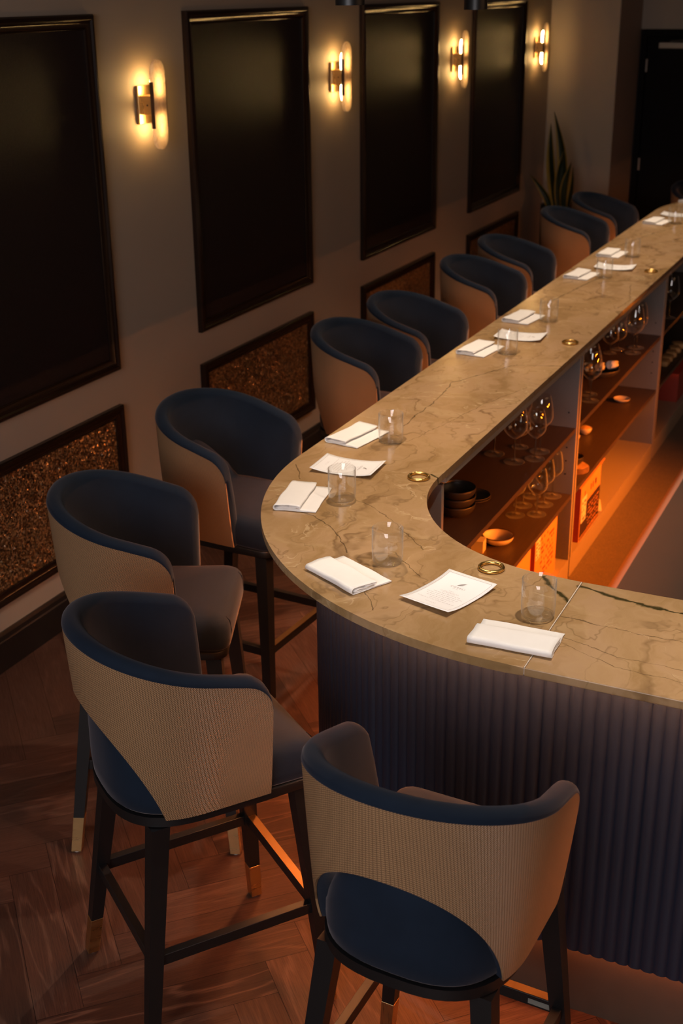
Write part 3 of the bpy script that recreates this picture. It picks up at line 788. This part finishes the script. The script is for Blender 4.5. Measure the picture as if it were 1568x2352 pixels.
# ------------------------------------------------------------------ ceiling spots above the bar
SPOTS = [(1.56, 3.21, 2.389), (1.56, 4.18, 2.362), (1.56, 5.25, 2.47), (1.56, 6.25, 2.48), (1.56, 7.25, 2.49), (1.56, 8.25, 2.49), (2.45, 2.60, 2.43), (3.55, 2.60, 2.43)]
def make_spot(x, y, z, lab, first=None):
    if first is None:
        t = thing('pendant_spotlight', lab, 'ceiling spotlight', (x, y, z), 0, 'black cylinder spotlights over the bar')
        obj('housing', lathe([(0, 0.14), (0.037, 0.14), (0.038, 0.138), (0.038, 0.0), (0.034, 0.0), (0.033, 0.012), (0, 0.012)], 32), M['black_wood'], t, True)
        obj('lens', lathe([(0, 0.010), (0.028, 0.010), (0.028, 0.0118), (0, 0.0118)], 24), M['spot_lens'], t)
        obj('stem', lathe([(0, 0.14), (0.006, 0.14), (0.006, 2.952-z), (0, 2.952-z)], 12), M['black_wood'], t)
    else: t = dup(first, (x, y, z), 0, lab)
    return t
slabs = ['left of the two black cylinder spotlights cut by the top edge', 'right of the two black cylinder spotlights cut by the top edge',
 'black cylinder spotlight over the middle shelf bay', 'black cylinder spotlight over the far end of the middle shelf bay', 'black cylinder spotlight over the far shelf bay', 'last black cylinder spotlight before the far rounded corner', 'black cylinder spotlight above the nearest napkin', 'black cylinder spotlight above the near arm of the bar, farthest right']
sp0 = None
for i, (x, y, z) in enumerate(SPOTS):
    t = make_spot(x, y, z, slabs[i], sp0); sp0 = sp0 or t
    lamp('spot_beam', 'SPOT', (x, y, z-0.004), (0.0, 0.0, -1), SPOT_W*(0.82 if i < 6 else 0.95), SPOT_COL if i < 6 else (1.0, 0.86, 0.72), spot_size=math.radians(92), spot_blend=0.75, shadow_soft_size=0.016)

# ------------------------------------------------------------------ things on the bar top
def make_tumbler():
    t = thing('tumbler', '', 'drinking glass', group='clear tumblers on the bar')
    w_ = 0.0013
    bm = lathe([(0.0385, 0.009), (0.0402, 0.04), (0.0398, 0.096), (0.0392, 0.0968), (0.0386, 0.096), (0.0389, 0.04), (0.0372, 0.010)], 48)
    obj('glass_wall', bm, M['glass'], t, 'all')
    bm = lathe([(0, 0.0005), (0.030, 0.0), (0.0355, 0.0025), (0.0385, 0.0088), (0.0370, 0.0096), (0.030, 0.0070), (0, 0.0062)], 48)
    obj('glass_base', bm, M['glass_base'], t, 'all')
    return t
TUMB = [(1.536, 3.552, 'tumbler beside the square napkin above the nearer curved-end menu'), (1.605, 3.036, 'tumbler standing at the left part of the curve, its rim crossing the menu'),
 (1.893, 2.693, 'tumbler in the middle of the curve behind the slanted napkin'), (2.328, 2.560, 'nearest tumbler, by the seam and the front napkin'),
 (1.544, 4.714, 'tumbler in front of the second menu along the straight run'), (1.542, 5.290, 'tumbler just behind the second straight-run menu'),
 (1.539, 6.263, 'tumbler in front of the third straight-run menu'), (1.544, 6.838, 'tumbler just behind the third straight-run menu'), (1.545, 7.956, 'farthest tumbler, near the end of the bar')]
tb0 = None
for x, y, lab in TUMB:
    if tb0 is None: tb0 = make_tumbler(); tb0.location = (x, y, ZT); tb0['label'] = 'clear ' + lab
    else: dup(tb0, (x, y, ZT), random.random()*6, 'clear ' + lab)

def napkin_mesh(seed):
    rnd = random.Random(seed); L = 0.125; D = 0.190; t = 0.0016
    def arc(cx, cz, r, a0, a1, n=6): return [(cx+r*math.cos(a0+(a1-a0)*k/n), cz+r*math.sin(a0+(a1-a0)*k/n)) for k in range(n+1)]
    F = 0.66*L
    path = [(0.55*F, 0.0118), (0.80*F, 0.0118)] + arc(F-0.006, 0.0140, 0.0028, -PI/2, PI/2) + [(0.8*F, 0.0178), (0.5*F, 0.0186), (0.2*F, 0.0184)]
    path += arc(0.0095, 0.0095, 0.0088, PI/2, 3*PI/2, 8)[0:] + [(0.3*L, 0.0020), (0.6*L, 0.0018), (0.9*L, 0.0018)]
    path += arc(L-0.002, 0.0034, 0.0016, -PI/2, PI/2) + [(0.8*L, 0.0056), (0.5*L, 0.0062), (0.2*L, 0.0066), (0.12*L, 0.0085), (0.3*F, 0.0105), (0.5*F, 0.0088), (0.8*F, 0.0085)]
    bm = bmesh.new(); rows = []; nd = 14
    ph = [rnd.random()*6 for _ in range(4)]
    for j in range(nd+1):
        v = -D/2+D*j/nd; row = []
        for (px, pz) in path:
            sq = 1+0.0*v
            wob = 0.0012*math.sin(v*38+ph[0])+0.0009*math.sin(v*71+px*50+ph[1])
            dz = (0.0010*math.sin(px*60+v*24+ph[2]))*min(1, pz/0.01)
            row.append(bm.verts.new((px-L/2+wob*min(1, pz/0.006)+0.05*v*0.10, v*(1+0.012*math.sin(px*90+ph[3])), max(0.0009, pz+dz))))
        rows.append(row)
    for a, b in zip(rows[:-1], rows[1:]):
        for k in range(len(path)-1): bm.faces.new((a[k], a[k+1], b[k+1], b[k]))
    bmesh.ops.recalc_face_normals(bm, faces=bm.faces[:])
    bmesh.ops.solidify(bm, geom=bm.faces[:], thickness=t)
    return bm
NAPK = [(1.421, 3.547, -9, 'folded white napkin by the tumbler at the start of the straight run'), (1.502, 2.992, 12, 'folded white napkin at the leftmost part of the curve'),
 (1.835, 2.580, 63, 'folded white napkin lying slanted on the curve between two tumblers'), (2.318, 2.432, 92, 'nearest folded white napkin, long side towards the camera'),
 (1.431, 4.715, -7, 'folded white napkin in front of the second straight-run menu'), (1.431, 5.283, -6, 'folded white napkin just behind the second straight-run menu'),
 (1.427, 6.256, -5, 'folded white napkin in front of the third straight-run menu'), (1.432, 6.860, -3, 'folded white napkin just behind the third straight-run menu'),
 (1.437, 7.962, -6, 'folded white napkin before the farthest menu'), (1.50, 8.85, -30, 'folded white napkin on the far rounded corner')]
meshes = [obj('napkin_sample', napkin_mesh(s), M['linen'], None, 'all') for s in (1, 2, 3)]
for i, (x, y, a, lab) in enumerate(NAPK):
    o = bpy.data.objects.new('napkin', meshes[i % 3].data); C.objects.link(o); o.location = (x, y, ZT); o.rotation_euler = (0, 0, math.radians(a))
    tag(o, lab, 'napkin', 'folded napkins on the bar')
for o in meshes: bpy.data.objects.remove(o)

# menus: curled card, feather mark, heading, rows of print
MW, MH = 0.145, 0.196
def curl(x, y): return 0.0012+0.011*(abs(y)/(MH/2))**2.6*0.9+0.003*((x+0.07)/MW)**2
def card_mesh():
    bm = bmesh.new(); nx, ny = 10, 20; V = []
    for j in range(ny+1):
        V.append([bm.verts.new((-MW/2+MW*i/nx, -MH/2+MH*j/ny, 0)) for i in range(nx+1)])
    for j in range(ny):
        for i in range(nx): bm.faces.new((V[j][i], V[j][i+1], V[j+1][i+1], V[j+1][i]))
    for v in bm.verts: v.co.z = curl(v.co.x, v.co.y)
    bmesh.ops.recalc_face_normals(bm, faces=bm.faces[:])
    bmesh.ops.solidify(bm, geom=bm.faces[:], thickness=0.0004)
    return bm
def on_card(bm, lift=0.0010):
    for v in bm.verts: v.co.z = curl(v.co.x, v.co.y)+lift
    return bm
def strip(bm, x0, x1, y0, y1):
    n = max(1, int(max(x1-x0, y1-y0)/0.008)); hz = (x1-x0) > (y1-y0)
    for k in range(n):
        if hz: a, b = x0+(x1-x0)*k/n, x0+(x1-x0)*(k+1)/n; q = [(a, y0), (b, y0), (b, y1), (a, y1)]
        else: a, b = y0+(y1-y0)*k/n, y0+(y1-y0)*(k+1)/n; q = [(x0, a), (x1, a), (x1, b), (x0, b)]
        bm.faces.new([bm.verts.new((*p, 0)) for p in q])
def border_mesh():
    bm = bmesh.new(); m_, w_ = 0.0085, 0.0006; X, Y = MW/2-m_, MH/2-m_
    strip(bm, -X, X, Y-w_, Y); strip(bm, -X, X, -Y, -Y+w_); strip(bm, -X, -X+w_, -Y, Y); strip(bm, X-w_, X, -Y, Y)
    return on_card(bm, 0.0010)
def rows_mesh():
    bm = bmesh.new(); rnd = random.Random(5)
    def row(y, wd, h, light=False):
        x = -wd/2
        while x < wd/2-0.002:
            l = min(rnd.uniform(0.004, 0.011), wd/2-x); nl = max(1, int(l/0.0012))
            for k in range(nl):
                hh = h*rnd.uniform(0.55, 1.0); strip(bm, x+l*k/nl, x+l*(k+0.62)/nl, y, y+hh)
            x += l+0.0022
    row(0.028, 0.020, 0.0010); row(0.012, 0.016, 0.0013)
    for k, wd in enumerate((0.052, 0.056, 0.040)): row(0.006-k*0.0032, wd, 0.0009)
    for k, wd in enumerate((0.078, 0.104, 0.092, 0.080, 0.050, 0.108)): row(-0.008-k*0.0088, wd, 0.0016)
    for k, wd in enumerate((0.036, 0.030)): row(-0.068-k*0.0032, wd, 0.0008)
    return on_card(bm)
def feather_mesh():
    bm = bmesh.new(); 
    def blade(p, q, w_, side):
        p = Vector(p); q = Vector(q); n_ = Vector((-(q-p).y, (q-p).x)).normalized(); K = 8; L_ = []
        for k in range(K+1):
            t = k/K; c = p+(q-p)*t; L_.append((c, w_*math.sin(PI*min(1, t*1.05))*0.5))
        for (a, wa), (b, wb) in zip(L_[:-1], L_[1:]):
            q4 = [a-n_*wa*0.2, b-n_*wb*0.2, b+n_*(wb+0.0002)*side, a+n_*(wa+0.0002)*side]
            bm.faces.new([bm.verts.new((v.x, v.y, 0)) for v in q4])
    blade((-0.009, 0.046), (0.010, 0.064), 0.0045, 1); blade((-0.004, 0.050), (0.009, 0.061), 0.003, -1); blade((-0.010, 0.046), (0.008, 0.051), 0.0018, 1)
    return on_card(bm)
def title_bm():
    cu = bpy.data.curves.new('t', 'FONT'); cu.body = 'C O R E L I'; cu.size = 0.0088; cu.align_x = 'CENTER'
    o = bpy.data.objects.new('t', cu); C.objects.link(o); dg = bpy.context.evaluated_depsgraph_get(); me = bpy.data.meshes.new_from_object(o.evaluated_get(dg))
    bm = bmesh.new(); bm.from_mesh(me); bpy.data.objects.remove(o); bpy.data.meshes.remove(me)
    bmesh.ops.translate(bm, vec=(0, 0.034, 0), verts=bm.verts[:]); return on_card(bm)
def make_menu():
    t = thing('menu_card', '', 'menu', group='menu cards on the bar')
    cd = obj('card', card_mesh(), M['paper'], t, 'all')
    obj('border_line', border_mesh(), M['line_ink'], cd); obj('menu_text', rows_mesh(), M['ink'], cd)
    obj('feather_mark', feather_mesh(), M['ink'], cd); obj('heading', title_bm(), M['ink'], cd)
    return t
MENU = [(2.099, 2.585, -16.5, 'nearest white menu card, lying on the curve beside the brass ring'), (1.512, 3.279, -86, 'white menu card at the left end of the curve, seen through a tumbler'),
 (1.514, 4.982, -86, 'white menu card half way along, between two napkins'), (1.532, 6.519, -86, 'curled white menu card farther along, in front of a distant brass ring'), (1.50, 8.27, -88, 'farthest white menu card near the rounded end')]
mn = make_menu()
for i, (x, y, a, lab) in enumerate(MENU):
    if i == 0: mn.location = (x, y, ZT); mn.rotation_euler = (0, 0, math.radians(a)); mn['label'] = lab
    else: dup(mn, (x, y, ZT), math.radians(a), lab)

def make_ring():
    t = thing('purse_hook_ring', '', 'brass ring', group='brass rings on the bar')
    bm = bmesh.new(); R_, r_ = 0.0292, 0.0050; n, k_ = 56, 12; g = []
    for i in range(n+1):
        a = 0.25+(2*PI-0.02)*i/n; g.append([bm.verts.new(((R_+r_*math.cos(2*PI*k/k_))*math.cos(a), (R_+r_*math.cos(2*PI*k/k_))*math.sin(a), r_+r_*math.sin(2*PI*k/k_))) for k in range(k_)])
    for a, b in zip(g[:-1], g[1:]):
        for k in range(k_): bm.faces.new((a[k], b[k], b[(k+1) % k_], a[(k+1) % k_]))
    bm.faces.new(g[0]); bm.faces.new(g[-1][::-1])
    ho = obj('hoop', bm, M['gold'], t, 'all')
    obj('clasp', box(0.026, 0.034, 0.004, 0.0075, 0.001, 0.0088, 0.0008), M['rim'], t)
    return t
RING = [(1.741, 3.283, 'brass ring lying beside the inner edge near the start of the curve'), (2.146, 2.762, 'nearest brass ring, beside the inner edge above the front menu'), (1.730, 4.964, 'brass ring half way along the bar next to the second menu'), (1.724, 6.489, 'small distant brass ring near the far menu')]
rg = make_ring()
for i, (x, y, lab) in enumerate(RING):
    if i == 0: rg.location = (x, y, ZT); rg['label'] = lab
    else: dup(rg, (x, y, ZT), 0.7*i, lab)

# ------------------------------------------------------------------ things on the shelves
def glass_kind(H, rf, hs, rm, rr):
    """stemware: foot radius rf, stem up to hs, widest rm, rim rr, height H"""
    t = thing('wine_glass', '', 'wine glass')
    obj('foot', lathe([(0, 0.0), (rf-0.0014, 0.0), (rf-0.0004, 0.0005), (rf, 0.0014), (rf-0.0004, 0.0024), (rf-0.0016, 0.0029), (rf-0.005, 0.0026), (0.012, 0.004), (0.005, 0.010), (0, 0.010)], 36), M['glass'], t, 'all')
    obj('stem', lathe([(0.0042, 0.008), (0.0032, 0.02), (0.003, hs-0.02), (0.0045, hs-0.004), (0.010, hs+0.003)], 14), M['crystal'], t, 'all')
    prof = []; n = 16
    for k in range(n+1):
        u = k/n; z = hs+(H-hs)*u
        r = rm*math.sin(PI/2*min(1, u/0.38))**0.75 if u < 0.38 else rm+(rr-rm)*((u-0.38)/0.62)**1.7
        prof.append((max(r, 0.004), z))
    inner = [(max(r-0.0010, 0.002), z) for r, z in prof[::-1]]
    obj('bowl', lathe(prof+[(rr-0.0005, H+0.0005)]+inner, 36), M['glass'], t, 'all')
    return t
G1 = 'wine glasses on the shelves'
big = glass_kind(0.235, 0.041, 0.095, 0.047, 0.034)
mid = glass_kind(0.205, 0.040, 0.085, 0.040, 0.029)
port = glass_kind(0.150, 0.034, 0.045, 0.040, 0.026)
used = set()
def put(proto, x, y, z, lab):
    lab = 'empty stemmed glass ' + lab
    if proto.name not in used:
        used.add(proto.name); proto.location = (x, y, z); proto['label'] = lab; proto['group'] = G1; return proto
    return dup(proto, (x, y, z), random.random()*6, lab, G1)
US_, LS_ = 0.7102, 0.4102
put(big, 1.558, 4.554, US_, 'leftmost of the five on the nearest upper shelf')
put(big, 1.659, 4.496, US_, 'with the widest bowl among the five on the nearest upper shelf')
put(port, 1.627, 4.672, US_, 'with a short stem among the five on the nearest upper shelf')
put(mid, 1.722, 4.562, US_, 'at the front edge of the nearest upper shelf, narrowest of the five')
put(big, 1.715, 4.652, US_, 'tall, behind the narrowest one on the nearest upper shelf')
put(mid, 1.672, 3.520, US_, 'narrow, at the left end of the shelf beside the curved stone edge')
put(big, 1.640, 3.625, US_, 'wide, in front of the stacked dark bowls')
put(big, 1.722, 5.392, US_, 'front one of two overlapping beside the cloth-filled dark bowl')
put(big, 1.690, 5.485, US_, 'rear one of two overlapping beside the cloth-filled dark bowl')
put(big, 1.712, 6.262, US_, 'nearer of the tall pair beyond the cloth-filled bowl')
put(big, 1.705, 6.368, US_, 'farther of the tall pair beyond the cloth-filled bowl')
put(port, 1.626, 6.300, US_, 'short, directly left of the tall pair beyond the cloth-filled bowl')
put(port, 1.606, 6.215, US_, 'short, farthest left beyond the cloth-filled bowl')
put(big, 1.724, 7.073, US_, 'alone in the dark far bay')
put(mid, 1.619, 4.674, LS_, 'nearest of three in the rear row above the orange cartons')
put(mid, 1.697, 4.718, LS_, 'nearest of three in the front row above the orange cartons')
put(mid, 1.615, 4.790, LS_, 'middle of three in the rear row above the orange cartons')
put(mid, 1.693, 4.834, LS_, 'middle of three in the front row above the orange cartons')
put(mid, 1.617, 4.906, LS_, 'farthest of three in the rear row above the orange cartons')
put(mid, 1.698, 4.941, LS_, 'farthest of three in the front row, against the grey divider')

def bowl_bm(R_, H, foot, th=0.003):
    prof = [(0, 0.0), (foot, 0.0), (foot, 0.003)]
    n = 10
    for k in range(1, n+1):
        u = k/n; prof.append((foot+(R_-foot)*math.sin(u*PI/2), 0.003+(H-0.003)*(1-math.cos(u*PI/2))**0.9))
    inn = [(max(0.0, r-th), z+th*0.9 if r < R_*0.97 else z) for r, z in prof[3:][::-1]]
    return lathe(prof+[(R_-th/2, H+0.0012)]+inn+[(0, 0.003+th)], 40)
def bowl(name, label, cat, x, y, z, R_, H, foot, mat, rim=None, group=None):
    t = thing(name, label, cat, (x, y, z), 0, group)
    obj('body', bowl_bm(R_, H, foot), mat, t, 'all')
    if rim: obj('rim', lathe([(R_-0.0035, H-0.001), (R_+0.0006, H-0.001), (R_+0.0006, H+0.0016), (R_-0.0035, H+0.0016)], 40, True), rim, t)
    return t
bowl('serving_bowl', 'cream bowl with a dark rim on the lower shelf, above the orange boxes', 'bowl', 1.645, 4.375, LS_, 0.062, 0.036, 0.030, M['ceramic'], M['rim'])
tag(obj('napkin_ring', lathe([(0.018, 0), (0.020, 0), (0.020, 0.004), (0.018, 0.004)], 28, True), M['rim'], None, True, loc=(1.626, 4.352, LS_+0.0085)), 'small dark ring lying inside the cream bowl', 'ring')
t = thing('carton', 'small cream carton left of the cream bowl on the lower shelf', 'box', (1.600, 4.275, LS_), 0.1)
obj('carton_body', box(-0.024, 0.024, -0.026, 0.026, 0.0, 0.045, 0.001), M['ceramic'], t); obj('carton_lid', box(-0.025, 0.025, -0.027, 0.027, 0.045, 0.050, 0.001), M['ceramic'], t)
z = US_
for k in range(3):
    bowl('dark_bowl', ['bottom', 'middle', 'top'][k] + ' dark stoneware bowl of the stack at the left end of the upper shelf', 'bowl', 1.638, 3.905, z, 0.068, 0.045, 0.034, M['ceramic_dark'], None, 'stacked dark bowls'); z += 0.030
for k in range(2):
    bowl('side_plate', ['lower', 'upper'][k] + ' small stoneware plate behind the dark bowls on the upper shelf', 'plate', 1.650, 4.06, US_+0.008*k, 0.060, 0.014, 0.035, M['ceramic_dark'], None, 'small stoneware plates')
bowl('small_dish', 'small cream dish alone on the lower shelf of the middle bay', 'dish', 1.648, 6.385, LS_, 0.043, 0.018, 0.018, M['ceramic'])
for nm, x, y, lab in (('a', 1.608, 5.800, 'little bowl heaped with golden crumbs, fully seen beyond the divider'), ('b', 1.585, 5.668, 'little bowl of golden crumbs half hidden by the divider')):
    b = bowl('snack_bowl', lab, 'bowl', x, y, LS_, 0.034, 0.032, 0.014, M['ceramic'], None, 'footed snack bowls')
    bm = bmesh.new(); bmesh.ops.create_icosphere(bm, subdivisions=3, radius=0.031)
    for v in bm.verts: v.co.z = v.co.z*0.42*(1+0.25*math.sin(v.co.x*400)*math.sin(v.co.y*370)) if v.co.z > 0 else -0.002
    ob = obj('crumbs', bm, M['crumb'], b, 'all', loc=(0, 0, 0.026)); ob['kind'] = 'stuff'
# wood slice with a black bowl standing on it
bm = bmesh.new(); rnd = random.Random(3); pts = []
for k in range(40):
    a = 2*PI*k/40; r = 0.060*(1+0.05*math.sin(3*a+1)+0.03*math.sin(7*a)+0.02*rnd.random()); pts.append((r*math.cos(a), r*math.sin(a)))
t = thing('wood_slice', 'orange-lit round wood slice with rough bark on the lower shelf', 'serving board', (1.700, 5.285, LS_))
obj('bark', prism(pts, 0.0, 0.026, 0.002), M['bark'], t, True)
obj('cut_face', prism([(x*0.94, y*0.94) for x, y in pts], 0.0262, 0.0275), M['cut_wood'], t)
t = bowl('black_bowl', 'black bowl with a gold rim standing on the wood slice', 'bowl', 1.690, 5.275, LS_+0.0276, 0.050, 0.045, 0.022, M['ceramic_dark'], M['gold'])
# cloth-lined basket on the upper shelf, middle bay
bowl('bread_basket', 'dark bowl holding rolled cream cloths on the upper shelf of the middle bay', 'bowl', 1.655, 5.800, US_, 0.100, 0.040, 0.055, M['ceramic_dark'])
for i, (dx, dy, rz, lab) in enumerate([(0.055, 0.045, 0.5, 'rightmost'), (0.01, -0.01, 0.9, 'middle'), (-0.03, -0.06, 1.3, 'leftmost')]):
    bm = bmesh.new(); n = 60; W_ = 0.05; rows = []
    for k in range(n):
        a = k/n*2*PI*2.4; r = 0.006+0.016*k/n; rows.append([bm.verts.new((-W_/2, r*math.cos(a), r*math.sin(a))), bm.verts.new((W_/2, r*math.cos(a), r*math.sin(a)))])
    for p, q in zip(rows[:-1], rows[1:]): bm.faces.new((p[0], p[1], q[1], q[0]))
    bmesh.ops.recalc_face_normals(bm, faces=bm.faces[:]); bmesh.ops.solidify(bm, geom=bm.faces[:], thickness=0.0015)
    o = obj('rolled_cloth', bm, M['linen'], None, 'all', loc=(1.655+dx, 5.800+dy, US_+0.046), rot=(0, 0.15, rz+0.6))
    tag(o, lab + ' rolled cream cloth in the dark bowl on the upper shelf', 'cloth', 'rolled cloths in the dark bowl')
# printed cartons on the base board
def marks(bm, x, y0, y1, z0, z1, rows, seed, wmin=0.004, wmax=0.012, fill=0.7, h=0.5):
    rnd = random.Random(seed); dz = (z1-z0)/rows
    for r in range(rows):
        y = y0
        while y < y1:
            l = rnd.uniform(wmin, wmax)
            if rnd.random() < fill: bx(bm, x, x+0.0004, y, min(y+l, y1), z0+dz*r, z0+dz*r+dz*h)
            y += l+0.003
ZBASE = 0.1002
t = thing('orange_carton', 'bright orange printed carton with a white sticker in the nearest bay', 'box', (1.62, 4.72, ZBASE))
cb = obj('carton_body', box(-0.10, 0.125, -0.155, 0.155, 0, 0.262, 0.0015), M['card_orange'], t)
tag(obj('sticker', box(0.1252, 0.1256, -0.150, -0.090, 0.165, 0.255), M['sticker'], cb), 'white sticker')
tag(obj('side_face', box(-0.098, 0.123, -0.1558, -0.1552, 0.002, 0.26), M['card_red'], cb), 'dark red side')
bm = bmesh.new(); marks(bm, 0.1252, -0.08, 0.11, 0.06, 0.25, 9, 4, fill=0.45); obj('printed_marks', bm, M['print'], cb)
bm = bmesh.new(); marks(bm, 0.1257, -0.145, -0.095, 0.17, 0.25, 5, 9, 0.003, 0.008, 0.55); obj('sticker_print', bm, M['print'], cb)
t = thing('orange_carton', 'second orange carton, showing only its top corner left of the first', 'box', (1.62, 4.37, ZBASE))
obj('carton_body', box(-0.10, 0.120, -0.155, 0.145, 0, 0.262, 0.0015), M['card_orange'], t)
t = thing('printed_box', 'orange and dark printed box with a white sticker, standing in the middle bay', 'box', (1.62, 5.37, ZBASE))
cb = obj('box_body', box(-0.10, 0.142, -0.175, 0.170, 0, 0.262, 0.0015), M['card_orange'], t)
tag(obj('side_face', box(-0.098, 0.140, -0.1758, -0.1752, 0.002, 0.26), M['card_red'], cb), 'red side')
dk = obj('printed_band', box(0.1422, 0.1426, -0.170, 0.168, 0.004, 0.165), M['card_dark'], cb)
tag(obj('sticker', box(0.1428, 0.1431, -0.160, -0.075, 0.085, 0.205), M['sticker'], cb), 'white sticker')
bm = bmesh.new(); marks(bm, 0.1428, -0.05, 0.15, 0.02, 0.15, 7, 2, 0.004, 0.010, 0.6, 0.35); bx(bm, 0.1428, 0.1432, -0.165, 0.165, 0.014, 0.018)
obj('printed_marks', bm, M['card_orange'], dk)
bm = bmesh.new(); marks(bm, 0.1424, -0.13, 0.16, 0.20, 0.235, 1, 6, 0.006, 0.016, 0.4, 0.8); marks(bm, 0.1433, -0.15, -0.085, 0.095, 0.195, 5, 8, 0.003, 0.008, 0.5); obj('dark_marks', bm, M['card_dark'], cb)
bm = bmesh.new(); hexa(bm, [(0.142, 0.166, 0.262), (0.142, 0.170, 0.262), (-0.02, 0.170, 0.262), (-0.02, 0.166, 0.262)], [(0.147, 0.225, 0.275), (0.147, 0.229, 0.275), (-0.02, 0.229, 0.275), (-0.02, 0.225, 0.275)])
obj('box_flap', bm, M['card_orange'], cb)
o = obj('folded_cloth', box(-0.055, 0.05, -0.06, 0.08, 0, 0.012, 0.005, 3), M['linen'], None, 'all', loc=(1.700, 5.640, ZBASE), rot=(0, 0, 0.3)); tag(o, 'folded cream cloth lying beside the printed box at the bottom of the middle bay', 'cloth')
for k in range(5):
    o = obj('amber_bundle', None or bevel_all(box(-0.035, 0.035, -0.045, 0.045, 0, 0.035), 0.015, 4), M['cut_wood'], None, 'all', loc=(1.70, 7.16+0.105*k, LS_), rot=(0, 0, 0.1*k))
    tag(o, ['nearest', 'second', 'third', 'fourth', 'farthest'][k] + ' amber bundle in the row on the dark lower shelf', 'bundle', 'amber bundles in the dark bay')
t = thing('red_box', 'dark red box at the bottom of the far bay, cut by the right edge', 'box', (1.62, 7.60, ZBASE)); obj('box_body', box(-0.1, 0.12, -0.12, 0.25, 0, 0.17, 0.002), M['card_red'], t); obj('box_lid', box(-0.102, 0.122, -0.122, 0.252, 0.17, 0.176), M['card_red'], t)

# ------------------------------------------------------------------ snake plant in the corner
pt = thing('snake_plant', 'snake plant with yellow-edged leaves in a dark pot in the far corner', 'potted plant', (0.30, 9.80, 0))
obj('pot', lathe([(0, 0.0), (0.105, 0.0), (0.14, 0.45), (0.145, 0.86), (0.130, 0.86), (0.125, 0.80), (0, 0.80)], 32), M['pot'], pt, True)
obj('soil', lathe([(0, 0.812), (0.122, 0.81), (0.124, 0.801), (0, 0.8005)], 24), M['soil'], pt)
def leaf(base, tip, wd, bend, tw):
    """bend: sideways bow (x,y) of the middle; tw: facing angle"""
    b = Vector(base); t_ = Vector(tip); n = 16; rows = []; bm = bmesh.new(); side0 = Vector((math.cos(tw), math.sin(tw), 0))
    for k in range(n+1):
        u = k/n; c = b+(t_-b)*u+Vector((bend[0], bend[1], 0))*math.sin(PI*u)
        wd_ = wd*(0.55+0.6*math.sin(PI*min(1, u*0.9+0.1)))*(1-u**5)**0.8*(0.999-u*0.05)
        if k == n: wd_ = 0.0008
        a = 0.5*u; s = Vector((side0.x*math.cos(a)-side0.y*math.sin(a), side0.x*math.sin(a)+side0.y*math.cos(a), 0)); nrm = s.cross(Vector((0, 0, 1)))
        rows.append([bm.verts.new(c+s*wd_*q+nrm*wd_*0.35*(1-q*q)) for q in (-1, -0.70, -0.3, 0.3, 0.70, 1)])
    for p, q in zip(rows[:-1], rows[1:]):
        for i in range(5):
            f = bm.faces.new((p[i], p[i+1], q[i+1], q[i])); f.material_index = 1 if i in (0, 4) else 0
    bmesh.ops.solidify(bm, geom=bm.faces[:], thickness=0.002)
    return obj('leaf', bm, [M['leaf'], M['leaf_edge']], pt, 'all')
for args in [((0.00, 0.00, 0.80), (-0.065, -0.05, 1.555), 0.036, (0.045, 0.0), 0.35), ((-0.03, 0.01, 0.80), (-0.085, -0.05, 1.47), 0.032, (-0.02, 0.0), 0.2),
             ((-0.02, -0.03, 0.80), (-0.10, -0.04, 1.38), 0.030, (-0.01, 0), 0.9), ((0.01, -0.03, 0.80), (0.035, -0.05, 1.295), 0.024, (-0.035, 0), 0.5),
             ((0.04, 0.0, 0.80), (0.09, -0.05, 1.19), 0.030, (-0.025, 0), 0.1), ((0.05, 0.03, 0.80), (0.10, -0.03, 1.155), 0.026, (0.01, 0), 0.8),
             ((-0.06, -0.02, 0.80), (-0.235, -0.05, 1.085), 0.028, (0.03, 0), 0.3), ((0.02, 0.03, 0.8), (0.01, 0.0, 1.20), 0.028, (0.0, 0), 0.0)]:
    leaf(*args)
